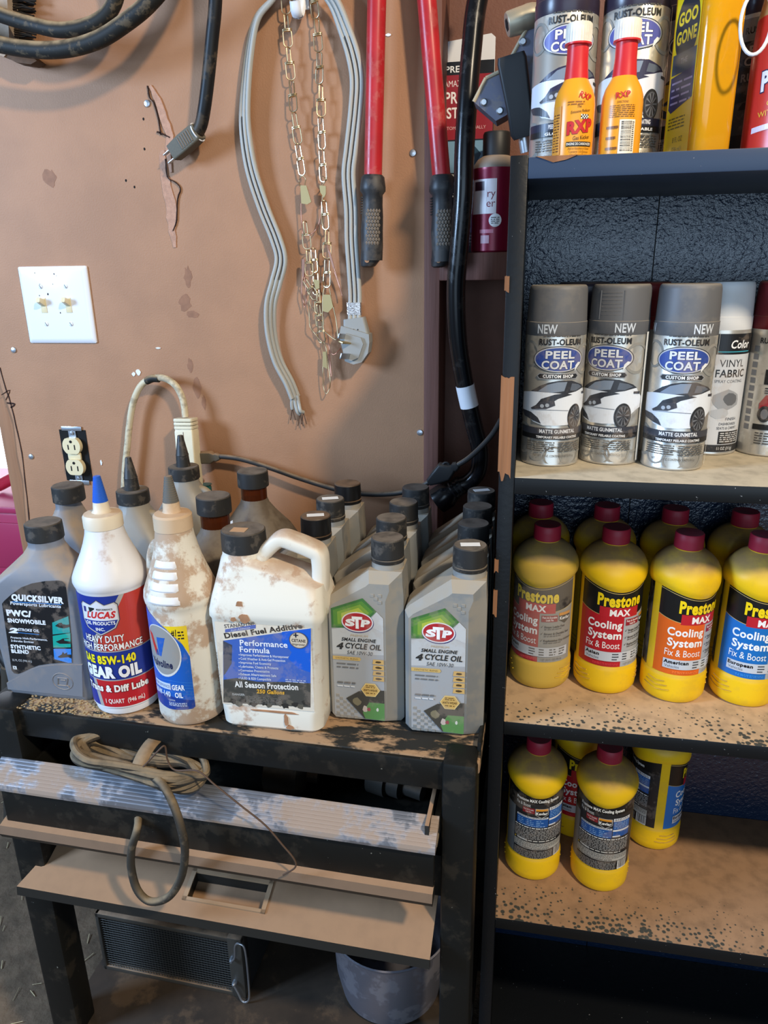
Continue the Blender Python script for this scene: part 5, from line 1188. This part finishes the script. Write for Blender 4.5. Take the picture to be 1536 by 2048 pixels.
def stp(x, y, label, lab=True, sticker=None, cap=None, group='silver engine oil quarts', rz=0):
    t = thing('oil_bottle', (x, y, ZT), label, 'bottle', group, rz=rz)
    inst('body', me_stp, t); c = inst('cap', cap or me_stpcap, t)
    if lab: inst('label', me_stpl, t); inst('embossed_checker', me_chk, t); inst('embossed_checker', me_chk2, t)
    if sticker is not None:
        s = G().box(-.011, .011, -.005, .005, .2360, .2364); s.xf(Matrix.Translation((NX, 0, 0)) @ Matrix.Rotation(sticker, 4, 'Z')); s.build('price_sticker', m_sticker, c)
    return t
stp(.7605, -.373, 'silver oil quart with price sticker on cap, front beside the bookcase', sticker=.15, rz=.02)
for k, (y, o) in enumerate(((-.298, 'second'), (-.230, 'third'), (-.160, 'rearmost'))):
    stp(.7590+.0005*k, y, 'silver oil quart, %s from front in the row against the bookcase' % o, lab=False, sticker=.4 if k == 2 else None)
stp(.6630, -.362, 'silver oil quart with dusty worn cap, front right of the white jug', rz=.01)
for k, (x, y, o) in enumerate(((.6550, -.292, 'second'), (.6600, -.226, 'third'), (.6660, -.156, 'rearmost'))):
    stp(x, y, 'silver oil quart, %s from front in the middle oil row' % o, lab=False)
for k, (x, y, o, s, c) in enumerate(((.5575, -.298, 'silver oil quart with stickered cap just behind the white jug', .3, me_stpcap2), (.5580, -.226, 'silver oil quart with stickered cap, second behind the white jug', .35, None), (.5640, -.150, 'silver oil quart with glossy black cap nearest the wall cord', None, me_stpcap2))):
    stp(x, y, o, lab=False, sticker=s, cap=c)

# ---- grey powersports oil
QX, QY = .0615, .034
rg = [ring(-.0590, .0590, -.031, .031, 0, .008), ring(-.0615, .0610, -.034, .034, .006, .010), ring(-.0635, .0625, -QY, QY, .05, .011), ring(-.0705, .0660, -QY, QY, .138, .012), ring(-.0705, .0665, -QY, QY, .146, .013), ring(-.0600, .0645, -.034, .034, .158, .015), ring(-.0450, .0570, -.0335, .0335, .172, .018), ring(-.0310, .0460, -.0290, .0290, .185, .022), ring(-.0190, .0385, -.0255, .0255, .196, .024), ring(-.0125, .0340, -.0225, .0225, .205, .0225), ring(-.0105, .0325, -.0215, .0215, .208, .0215), ring(-.0105, .0325, -.0215, .0215, .216, .0215)]
me_qs = G().loft(rg).mesh('body', m_grey2)
gq = ribcap(.0225, .2150, .2370, 48, .0003); gq.xf(Matrix.Translation((.011, 0, 0))); me_qcap = gq.mesh('cap', m_cap)
def Q(x, y): w = at(x/6.982, 1130+y/6.982, y=-.409); return (w.x-.237, w.z-ZT)
A = Art()
A.poly([Q(*q) for q in ((30, 540), (60, 500), (160, 410), (300, 310), (450, 255), (620, 225), (800, 215), (870, 225), (915, 260), (925, 320), (965, 640), (1010, 1180), (1005, 1360), (850, 1365), (700, 1375), (540, 1400), (420, 1445), (320, 1495), (250, 1520), (200, 1510), (165, 1470))], (26, 26, 28))
def qt(s, x, y, x1, h, **k): a = Q(x, y); b = Q(x1, y+.07*(x1-x)); A.text(s, a[0], a[1], h*1.15, k.pop('col', (230, 232, 236)), w=b[0]-a[0], al='L', rot=math.atan2(b[1]-a[1], b[0]-a[0]), **k)
qt('QUICKSILVER', 170, 485, 880, .0072, bold=.06, shear=.15); a = Q(165, 505); b = Q(862, 545); A.poly([a, b, (b[0], b[1]-.0011), (a[0], a[1]-.0011)], (60, 130, 200)); qt('Powersports Lubricants', 150, 550, 852, .0040, bold=.02, shear=.15)
qt('PWC/', 108, 700, 440, .0072, bold=.06); qt('SNOWMOBILE', 118, 795, 640, .0050, bold=.05); qt('2', 140, 940, 240, .0062, bold=.06, shear=.2); qt('STROKE OIL', 258, 915, 552, .0034, bold=.03, shear=.2); a = Q(250, 935); b = Q(550, 965); A.poly([a, b, (b[0], b[1]-.0009), (a[0], a[1]-.0009)], (60, 130, 200))
qt('Protects High-Performance,', 155, 1020, 665, .0026, shear=.15, bold=.02); qt('2-Stroke Engines', 160, 1065, 475, .0026, shear=.15, bold=.02); qt('SYNTHETIC', 162, 1155, 572, .0046, bold=.05); qt('BLEND', 172, 1220, 410, .0046, bold=.05); qt('32 FL OZ (946 mL)', 180, 1335, 452, .0028, col=(200, 200, 200))
a = Q(192, 1450); A.rect(a[0], a[1], a[0]+.0055, a[1]+.0050, (210, 210, 206)); A.text('R', a[0]+.0028, a[1]+.0012, .0026, (40, 40, 40), bold=.03)
for (c, pts_) in (((22, 150, 146), ((735, 800), (960, 710), (985, 940), (742, 965))), ((24, 158, 142), ((742, 985), (988, 945), (995, 1145), (750, 1150))), ((50, 130, 214), ((752, 1165), (997, 1165), (1008, 1360), (960, 1362), (765, 1310)))): A.poly([Q(*q) for q in pts_], c)
for pts_ in (((775, 845), (830, 805), (865, 800), (880, 820), (930, 830), (972, 825), (978, 862), (900, 880), (830, 870)), ((785, 1065), (850, 1040), (880, 1022), (960, 1015), (975, 1025), (900, 1030), (905, 1050), (990, 1065), (990, 1095), (840, 1095)), ((810, 1280), (870, 1240), (885, 1205), (905, 1235), (945, 1215), (940, 1245), (1000, 1245), (1003, 1300), (960, 1282), (850, 1292))): A.poly([Q(*q) for q in pts_], (30, 30, 32))
me_ql = A.mesh('label', on_flat(-.0341), PRINT_SEMI)
g = G(); swoosh = [Q(*q) for q in ((100, 1640), (200, 1590), (330, 1520), (450, 1450), (560, 1415), (720, 1395), (900, 1388), (1150, 1390))]
g.prism([(-.0585, .008)]+[(x, y) for x, y in swoosh]+[(.0515, .008)], -.0352, -.030); me_qsw = g.mesh('raised_panel', m_grey2, smooth=False)
g = G(); qc = Q(880, 1620)
g.tube([Vector((qc[0]+.0145*math.cos(t), -.0352, qc[1]+.0120*math.sin(t))) for t in [2*PI*i/36 for i in range(36)]], .0007, 6, True)
for a_, b_ in (((-.006, .005), (.008, .005)), ((-.006, .005), (-.008, -.006)), ((-.008, -.006), (.008, -.006)), ((.008, .005), (.005, -.004)), ((-.002, .002), (.005, .002)), ((.005, -.005), (.009, -.008))): g.cyl((qc[0]+a_[0], -.0354, qc[1]+a_[1]), (qc[0]+b_[0], -.0354, qc[1]+b_[1]), .0009, 6)
me_qem = g.mesh('embossed_emblem', m_grey2)
t = thing('snowmobile_oil_bottle', (.237, -.375, ZT), 'grey snowmobile oil bottle with black label at the left cart corner', 'bottle')
inst('body', me_qs, t); inst('cap', me_qcap, t); inst('label', me_ql, t); inst('raised_panel', me_qsw, t); inst('embossed_emblem', me_qem, t)
t = thing('snowmobile_oil_bottle', (.196, -.256, ZT), 'plain grey capped bottle half hidden behind the snowmobile oil', 'bottle')
inst('body', me_qs, t, scale=(.68, 1, 1.05)); inst('cap', me_qcap, t, scale=(.95, 1, 1.05))

# ---- white gear oil with blue nozzle
LR = .0425
prof = [(.036, 0), (.0395, .002), (.0405, .006), (.0405, .0105), (.0425, .0125), (.0425, .1690), (.0440, .1715), (.0455, .1765), (.0450, .1815), (.0425, .1880), (.0375, .1985), (.0315, .2110), (.0268, .2230), (.0235, .2340), (.0222, .2420)]
lc = thing('gear_oil_bottle', (.3430, -.391, ZT), 'white gear oil bottle with blue nozzle and red-blue label', 'bottle')
G().lathe(prof, 72).build('body', m_cwhite, lc)
cpm = G().lathe([(.0218, .2415), (.0232, .2425), (.0232, .2560), (.0215, .2590), (.0120, .2605), (.0098, .2630), (.0088, .2740)], 40).build('spout_cap', M('cream_cap', (222, 208, 184), .45, dust=.6), lc)
g = G(); pf = []
for i in range(12): z = .2735+i*.0026; r = .0090-.00040*i; pf += [(r, z), (r, z+.0013), (r-.0004, z+.0014), (r-.0004, z+.0025)]
g.lathe(pf+[(.0038, .305)], 24); g.build('nozzle_tip', M('blue_plastic', (40, 96, 196), .4), lc)
A = Art(); bl, rd, sv, wt = (32, 52, 140), (186, 34, 42), (168, 164, 158), (240, 238, 236)
A.rect(-.062, .0135, .062, .1420, bl)
A.poly([(.018, .1420), (.062, .1420), (.062, .078), (-.021, .078), (-.018, .094), (.000, .115)], (184, 60, 50)); A.poly([(.018, .1420), (.024, .1420), (.004, .113), (-.014, .094), (-.019, .078), (-.024, .078), (-.021, .094), (-.002, .115)], sv)
A.poly([(-.024, .0135), (.062, .0135), (.062, .047), (-.030, .047)], rd); A.poly([(-.034, .047), (-.028, .047), (-.020, .0135), (-.026, .0135)], sv)
A.poly([(-.062, .0450), (.058, .0450), (.062, .049), (.062, .0760), (.058, .080), (-.062, .080)], sv); A.poly([(-.062, .0462), (.056, .0462), (.0605, .0500), (.0605, .0755), (.056, .0788), (-.062, .0788)], bl)
sh = [(-.0335, .1325), (-.030, .1355), (-.018, .1330), (-.009, .1385), (.000, .1330), (.012, .1355), (.0155, .1325), (.0155, .115), (.010, .106), (-.009, .098), (-.028, .106), (-.0335, .115)]
def sc_(l, k): cx, cy = -.009, .118; return [(cx+(x-cx)*k, cy+(y-cy)*k) for x, y in l]
A.poly(sh, (60, 60, 80)); A.poly(sc_(sh, .96), (196, 190, 180)); A.poly(sc_(sh, .90), (216, 216, 220)); A.poly([(x, y) for x, y in sc_(sh, .90) if y < .1165]+[(-.0305, .1160)][:0], bl)
A.text('LUCAS', -.0075, .1182, .0072, (196, 40, 44), w=.034, bold=.05, shear=.3, out=(240, 238, 236), outb=.02); A.text('PERFORMANCE', -.001, .1268, .0020, (30, 40, 40), w=.019, bold=.03); A.rect(-.029, .124, -.025, .130, (60, 60, 120)); A.poly([(-.020, .124), (-.013, .128), (-.013, .1295), (-.021, .130)], (30, 40, 40)); A.text('OIL PRODUCTS', -.009, .1105, .0038, wt, w=.037, bold=.03); A.text('INC.', -.009, .1040, .0034, wt, w=.011, bold=.03)
A.text('HEAVY DUTY', -.008, .0905, .0078, wt, w=.050, bold=.02, out=(90, 30, 30), outb=.03); A.text('HIGH PERFORMANCE', -.003, .0812, .0076, wt, w=.084, bold=.02, out=(90, 30, 30), outb=.03)
A.text('SAE 85W-140', -.0075, .0655, .0092, (240, 222, 30), w=.069, bold=.05, out=(20, 24, 60), outb=.03); A.text('GEAR OIL', -.0055, .0495, .0125, (240, 240, 240), w=.074, bold=.07, out=(20, 24, 60), outb=.03)
A.text('Trans & Diff Lube', -.002, .0325, .0078, (240, 234, 228), w=.082, bold=.05, out=(90, 20, 24), outb=.04); A.text('1 QUART  (946 mL)', .008, .0185, .0052, (240, 228, 222), w=.048, bold=.02)
inst('label', A.mesh('label', warp(on_cyl(LR, R(16)), None, lambda v: .0144+(v-.0135)*1.187), PRINT, .003), lc)

# ---- muddy white gear oil with grey nozzle
vl = thing('gear_oil_bottle', (.4390, -.399, ZT), 'muddy white gear oil bottle with grey nozzle and blue label', 'bottle')
prof = [(.034, 0), (.0400, .003), (.0420, .008), (.0420, .150), (.0415, .1550), (.0430, .1590), (.0440, .1650), (.0430, .1730), (.0390, .1840), (.0340, .1970), (.0295, .2100), (.0258, .2240), (.0230, .2380), (.0216, .2480)]
G().lathe(prof, 72).build('body', m_vwhite, vl)
for k, (z, r) in enumerate(((.172, .0433), (.186, .0385), (.199, .0335), (.2115, .0292))):
    g = G(); n = 11; vs = []
    for j, dz in enumerate((-.005, -.003, .003, .005)):
        for i in range(n):
            a = R(-5)+(i-(n-1)/2)*.09*1.15; rr_ = r-dz*.30*1.0*1.3+(.0011 if j in (1, 2) and 0 < i < n-1 else -.0004); vs.append((rr_*math.sin(a), -rr_*math.cos(a), z+dz))
    g.add(vs, [(j*n+i, j*n+i+1, (j+1)*n+i+1, (j+1)*n+i) for j in range(3) for i in range(n-1)]); g.build('grip_pad', m_cwhite, vl)
G().tube(smooth_path([(-.020, .004, .228), (-.031, .006, .222), (-.0385, .008, .205), (-.041, .008, .182), (-.040, .008, .160), (-.036, .008, .150)], 6), .0055, 12).build('handle', m_vwhite, vl)
G().lathe([(.0212, .2465), (.0225, .2475), (.0225, .2640), (.0205, .2665), (.0110, .2680), (.0100, .2700), (.0094, .2800)], 40).build('spout_cap', M('mud_cap', (206, 178, 146), .6, dust=.6, blotch=.3), vl)
g = G(); pf = []
for i in range(12): z = .2795+i*.0026; r = .0094-.00042*i; pf += [(r, z), (r, z+.0013), (r-.0004, z+.0014), (r-.0004, z+.0025)]
g.lathe(pf+[(.0040, .311)], 24); g.build('nozzle_tip', M('grey_nozzle', (98, 96, 90), .6, dust=.4), vl)
A = Art(); vb = (24, 92, 186)
A.poly([(-.055, .0285), (-.02, .0250), (.018, .0265), (.0215, .029), (.0215, .088), (.013, .100), (-.010, .1145), (-.032, .1235), (-.055, .128)], (28, 60, 140)); A.poly([(-.055, .042), (-.02, .045), (.0215, .038), (.0215, .088), (.013, .100), (-.010, .1145), (-.032, .1235), (-.055, .128)], vb)
A.poly([(.0215, .0905), (.0215, .1165), (-.014, .1165), (-.006, .113), (.010, .1035)], (236, 204, 24)); A.text('#1', .002, .1075, .0060, (30, 26, 20), w=.007, bold=.03, shear=.2, rot=.1); A.fine(.008, .104, .0165, .1125, 3, (40, 34, 20), .5, 4)
A.ell(-.0225, .0925, .0325, .0235, (214, 212, 208), rot=-.12); A.ell(-.0228, .0930, .0310, .0220, (150, 148, 144), rot=-.12)
A.poly([(-.047, .1080), (-.037, .1060), (-.0265, .0880), (-.0330, .0875)], (196, 44, 40)); A.poly([(-.0330, .0875), (-.0265, .0880), (-.0280, .1045), (-.0120, .1055), (-.0220, .0875)], (34, 92, 176)); A.poly([(-.0330, .0875), (-.0265, .0880), (-.0290, .0935), (-.0315, .092)], (24, 60, 130))
A.text('Valvoline', -.0250, .0775, .0068, (26, 34, 70), w=.040, bold=.04)
for k in range(5): A.poly([(-.045, .064-k*.004), (-.01, .066-k*.004), (.0212, .062-k*.004), (.0212, .0625-k*.004), (-.01, .0665-k*.004), (-.045, .0645-k*.004)], (60, 130, 206), up=(k == 0))
A.rect(-.046, .0530, -.0120, .0615, (196, 208, 226)); A.text('PERFORMANCE', -.0290, .0552, .0042, (60, 84, 130), w=.031); A.text('80W-140', -.0140, .0430, .0075, (220, 228, 240), w=.034, al='R', bold=.03); A.text('GEAR', -.0005, .0535, .0072, (240, 242, 246), w=.0185, bold=.03); A.text('OIL', -.0005, .0430, .0072, (240, 242, 246), w=.0115, bold=.03)
A.text('CAUTION:', -.018, .0375, .0024, (226, 230, 236), w=.011, al='L'); A.fine(-.018, .0305, .010, .0360, 3, (200, 210, 226), .5, 4)
inst('label', A.mesh('label', warp(on_cyl(.0420, R(2)), lambda u: u*.82+.0030, lambda v: v if v < .066 else .066+(v-.066)*1.45), PRINT_SEMI, .003), vl)

# ---- white half gallon jug with handle
sj = thing('fuel_additive_jug', (.5530, -.388, ZT), 'stained white diesel additive jug with moulded handle and blue label', 'jug', rz=.015)
JX, JY = .067, .042
rg = [ring(-.060, .060, -.036, .036, 0, .014), ring(-.0640, .0640, -.0405, .0405, .005, .016), ring(-.0650, .0650, -JY, JY, .028, .016), ring(-.0640, .0640, -.0405, .0405, .032, .010), ring(-.0670, .0670, -.0405, .0405, .146, .010), ring(-.0700, .0700, -.0430, .0430, .150, .014), ring(-.0700, .0700, -.0430, .0430, .157, .015), ring(-.0670, .0685, -.0395, .0395, .172, .016), ring(-.0640, .0665, -.033, .033, .188, .018), ring(-.0615, .030, -.030, .030, .203, .024), ring(-.0605, .002, -.0290, .0290, .212, .0285), ring(-.0585, -.0055, -.0265, .0265, .2165, .0265), ring(-.0575, -.0065, -.0255, .0255, .2230, .0255)]
G().loft(rg).build('body', m_dwhite, sj)
hp = smooth_path([(-.020, 0, .208), (-.006, 0, .220), (.008, 0, .2330), (.018, 0, .2375), (.032, 0, .2335), (.048, 0, .2275), (.0585, 0, .2215), (.0605, 0, .2080), (.0600, 0, .190), (.0590, 0, .172)], 6)
G().sweep(hp, [(.0092*math.copysign(abs(math.cos(t))**.6, math.cos(t)), .0150*math.copysign(abs(math.sin(t))**.6, math.sin(t))) for t in [2*PI*i/20 for i in range(20)]], (0, -1, 0), scales=[1.15 if i < 6 else 1.0 for i in range(len(hp))]).build('handle', m_dwhite, sj)
gq = ribcap(.0262, .2225, .2470, 56, .0002); gq.xf(Matrix.Translation((-.0320, 0, 0))); jc = gq.build('cap', m_cap, sj)
G().box(-.044, -.026, -.012, .002, .2470, .2473).build('price_sticker', M('tan_sticker', (190, 150, 112), .8), jc)
def J(x, y): w = at(410+x/4.654, 1040+y/4.654, y=-.429); return (w.x-.5515, w.z-ZT)
A = Art()
A.rect(-.0600, .033, .0560, .1445, (222, 210, 190)); A.poly([J(160, 1690), J(965, 1745), J(968, 1010), J(155, 1118)], (64, 98, 176)); A.poly([J(700, 1040), J(968, 1010), J(966, 1420), J(850, 1380), J(760, 1290), J(790, 1230), J(700, 1130)], (24, 92, 200))
A.poly([J(155, 1118), J(240, 1160), J(235, 1330), J(180, 1420), J(162, 1440)], (64, 68, 82)); A.poly([J(160, 1690), J(965, 1745), J(966, 1520), J(700, 1505), J(470, 1500), J(280, 1465), J(160, 1480)], (70, 68, 62))
for k in range(16): q = J(200+k*48, 1660+(k % 3)*18+k*3); A.poly(blob(q[0], q[1], .006, .005, 9, k, .5), (50, 48, 44) if k % 2 else (96, 90, 78), up=(k == 0))
def jt(s, x, y, x1, h, col, sl=.06, **k): a = J(x, y); b = J(x1, y+sl*(x1-x)); A.text(s, a[0], a[1], h*1.12, col, w=b[0]-a[0], al='L', rot=math.atan2(b[1]-a[1], b[0]-a[0]), **k)
jt('STANADYNE', 172, 1000, 455, .0042, (90, 84, 84), sl=-.08, bold=.02); A.poly([J(175, 1012), J(458, 970), J(458, 1005), J(175, 1042)], (90, 104, 166)); jt('Fuel Additives', 230, 1030, 410, .0018, (214, 214, 220), sl=-.15, shear=.2); jt('Diesel Fuel Additive', 178, 1095, 905, .0062, (56, 50, 46), sl=-.125, bold=.03)
jt('Performance', 315, 1160, 752, .0068, (232, 232, 236), bold=.02); jt('Formula', 315, 1222, 588, .0068, (232, 232, 236), bold=.02)
for k, (s, x1) in enumerate((('Improves Performance & Horsepower', 765), ('Cold Weather & Anti-Gel Protection', 732), ('Improves Fuel Economy', 602), ('Lubricates, Cleans & Protects', 668), ('Corrosion Preventative', 588), ('Exhaust Aftertreatment Safe', 650), ('ULSD & B20 Compatible', 602))):
    y = 1258+k*36; jt(s, 320, y, x1, .0030, (222, 222, 226), bold=.015); q = J(306, y-9); A.ell(q[0], q[1], .0007, .0007, (226, 226, 230), 8, up=False)
jt('All Season Protection', 270, 1545, 852, .0072, (236, 230, 220), bold=.03); jt('250 Gallons', 470, 1605, 722, .0048, (222, 164, 50), bold=.04, shear=.2); jt('DANGER:', 246, 1622, 362, .0026, (190, 186, 178), bold=.02); a = J(370, 1660); A.fine(a[0], a[1]-.004, a[0]+.045, a[1]+.005, 4, (110, 106, 98), .4, 3); a = J(735, 1505); A.fine(a[0], a[1], a[0]+.025, a[1]+.005, 2, (190, 196, 214), .45, 4)
q = J(855, 1118); A.ell(q[0], q[1], .0112, .0105, (110, 92, 78)); A.ell(q[0], q[1], .0102, .0096, (206, 190, 166)); A.text('CETANE', q[0], q[1]-.0022, .0038, (70, 60, 54), w=.0165, bold=.04); A.text('Improver', q[0], q[1]-.0066, .0030, (80, 66, 56), w=.0150, bold=.02); a = (q[0]-.003, q[1]+.0065); A.rect(a[0]-.0030, a[1]-.0007, a[0]+.0030, a[1]+.0007, (30, 34, 50)); A.rect(a[0]-.0008, a[1]-.003, a[0]+.0008, a[1]+.003, (30, 34, 50), up=False)
a = J(148, 1660); A.text('Developed by a Fuel System Manufacturer', a[0], a[1], .0026, (70, 58, 48), w=.066, al='L', rot=PI/2+.005, bold=.02)
for k, (x, y, rx, ry) in enumerate(((760, 1790, .012, .0022), (560, 1760, .02, .0016), (720, 1860, .0022, .010), (420, 1750, .02, .0014), (990, 1110, .003, .005))):
    q = J(x, y)
me_sl = A.mesh('label', on_flat(-.0410), PRINT_SEMI); inst('label', me_sl, sj)
m_mud = M('mud_streak', (176, 128, 92), .9, var=.25, vscale=90)
for k, (x, z, rx, ry, y) in enumerate(((-.028, .166, .006, .008, -.0405), (-.022, .152, .008, .007, -.0434), (-.036, .150, .004, .004, -.0434), (.008, .0285, .040, .0016, -.0423), (.020, .018, .003, .012, -.0423), (.024, .008, .006, .004, -.0412))):
    G().prism(blob(x, z, rx, ry, 13, k+40, .4), y-.0004, y+.0012).build('mud_streak', m_mud, sj, smooth=False)

# ---- grey bottles with cone nozzles
rgn = [ring(-.045, .045, -.029, .029, 0, .010), ring(-.048, .048, -.032, .032, .006, .014), ring(-.050, .050, -.033, .033, .150, .016), ring(-.044, .046, -.031, .031, .170, .02), ring(-.030, .034, -.027, .027, .195, .025), ring(-.0215, .0215, -.0215, .0215, .215, .0215), ring(-.0205, .0205, -.0205, .0205, .226, .0205)]
me_nb = G().loft(rgn).mesh('body', m_grey)
me_nc = ribcap(.0225, .2220, .2410, 44, .0004).mesh('cap', m_cap)
me_nn = G().lathe([(.0105, .240), (.0092, .258), (.0096, .2585), (.0090, .2600), (.0042, .287), (.0036, .288)], 24).mesh('nozzle', m_cap)
me_nh = G().tube(smooth_path([(.016, 0, .206), (.030, 0, .203), (.040, 0, .192), (.047, 0, .175), (.050, 0, .150)], 6), .0068, 12).mesh('handle', m_grey)
for x, y, lb, sz in ((.297, -.240, 'grey handled bottle with black cone nozzle behind the white bottles', 1.0), (.326, -.135, 'grey handled bottle with tall cone nozzle in front of the power bar', 1.03)):
    t = thing('nozzle_bottle', (x, y, ZT), lb, 'bottle', 'grey nozzle bottles'); t.scale = (sz, sz, sz)
    inst('body', me_nb, t); inst('cap', me_nc, t); inst('nozzle', me_nn, t); inst('handle', me_nh, t)

# ---- amber jugs
m_amber = M('amber_plastic', (96, 44, 20), .15, trans=.55, ior=1.3)
m_amberd = M('amber_dusty', (60, 42, 30), .3, dust=.8, dcol=(128, 116, 100), nlo=-.2, nhi=.7, blotch=.45, bscale=24, bthr=.46)
rga = [ring(-.053, .053, -.050, .050, 0, .02), ring(-.056, .056, -.054, .054, .006, .024), ring(-.056, .056, -.054, .054, .140, .026), ring(-.050, .050, -.049, .049, .158, .034), ring(-.034, .034, -.034, .034, .182, .033), ring(-.0225, .0225, -.0225, .0225, .198, .0225), ring(-.0195, .0195, -.0195, .0195, .206, .0195)]
me_ab = G().loft(rga).mesh('body', m_amberd); me_an = G().lathe([(.0195, .205), (.0195, .226)], 32).mesh('neck', m_amber); me_ac = ribcap(.0230, .2250, .2490, 48, .0003).mesh('cap', m_cap)
for x, y, lb, s in ((.4350, -.275, 'dark amber jug with black cap just behind the white jug', None), (.4430, -.148, 'dark amber jug with black cap and white sticker nearest the wall', 1)):
    t = thing('amber_jug', (x, y, ZT), lb, 'jug', 'amber jugs'); inst('body', me_ab, t); inst('neck', me_an, t); inst('cap', me_ac, t)
    if s: G().prism([(-.034, .158), (-.018, .165), (-.018, .185), (-.030, .178)], -.047, -.046).build('sticker', m_sticker, t)

# ------------------------------------------------------------------ crumbs and straw
g = G(); rr = random.Random(21)
for i in range(420):
    x = rr.uniform(.17, .34); y = -.436+rr.random()**2*.03 if x > .3 else rr.uniform(-.438, -.405); s = rr.uniform(.0005, .0016)
    g.box(x-s, x+s, y-s*.7, y+s*.7, ZT-.0003, ZT+s*rr.uniform(.4, 1.0))
cr = g.build('wood_crumbs', M('wood_crumb', (186, 156, 112), .9, var=.3, vscale=300)); tag(cr, 'pale wood crumbs scattered on the cart top front edge', 'crumbs', kind='stuff')
g = G()
for i in range(420):
    x = rr.uniform(-.9, .2); y = rr.uniform(-.9, .5); a = rr.uniform(0, PI); L_ = rr.uniform(.006, .03)
    g.cyl((x, y, .002), (x+L_*math.cos(a), y+L_*math.sin(a), .004), rr.uniform(.0004, .0010), 4)
st = g.build('straw_bits', M('straw', (186, 168, 130), .9)); tag(st, 'pale straw bits strewn over the dirt floor', 'straw', kind='stuff')

# ------------------------------------------------------------------ far left background
rt = thing('red_tool_chest', (-.70, .62, 0), 'red tool chest seen through the doorway at the far left', 'tool chest')
m_rt = M('chest_red', (196, 60, 96), .4)
G().box(-.25, .155, -.02, .35, .30, .66, .01).build('body', m_rt, rt); G().box(-.26, .165, -.03, .36, .66, .68, .005).build('lid', m_rt, rt)
G().box(-.24, .145, -.028, -.02, .34, .47, .002).build('drawer', m_rt, rt); G().box(-.24, .145, -.028, -.02, .49, .63, .002).build('drawer', m_rt, rt)
for x in (-.22, .12): G().box(x, x+.03, 0, .03, 0, .30, .003).build('leg', m_black, rt)
G().tube(smooth_path([(-.02, .1, .70), (.06, .1, .735), (.13, .1, .74), (.16, .1, .72)], 6), .018, 12).build('handle', M('red_knob', (190, 40, 60), .35), rt)
sl_ = thing('folded_stand', (-.40, .28, 0), 'grey and black folded metal stand leaning behind the cart corner', 'stand')
for k, (a, b, mt) in enumerate((((-.22, .0, .75), (.10, -.12, .42), m_black), ((-.22, .05, .66), (.10, -.10, .34), m_hm), ((-.2, .1, .55), (.14, -.14, .26), m_black), ((.08, -.12, .44), (.02, -.15, .0), m_hm), ((-.15, .1, .6), (-.16, .1, .0), m_hm))):
    G().cyl(a, b, .014, 12).build('tube', mt, sl_)
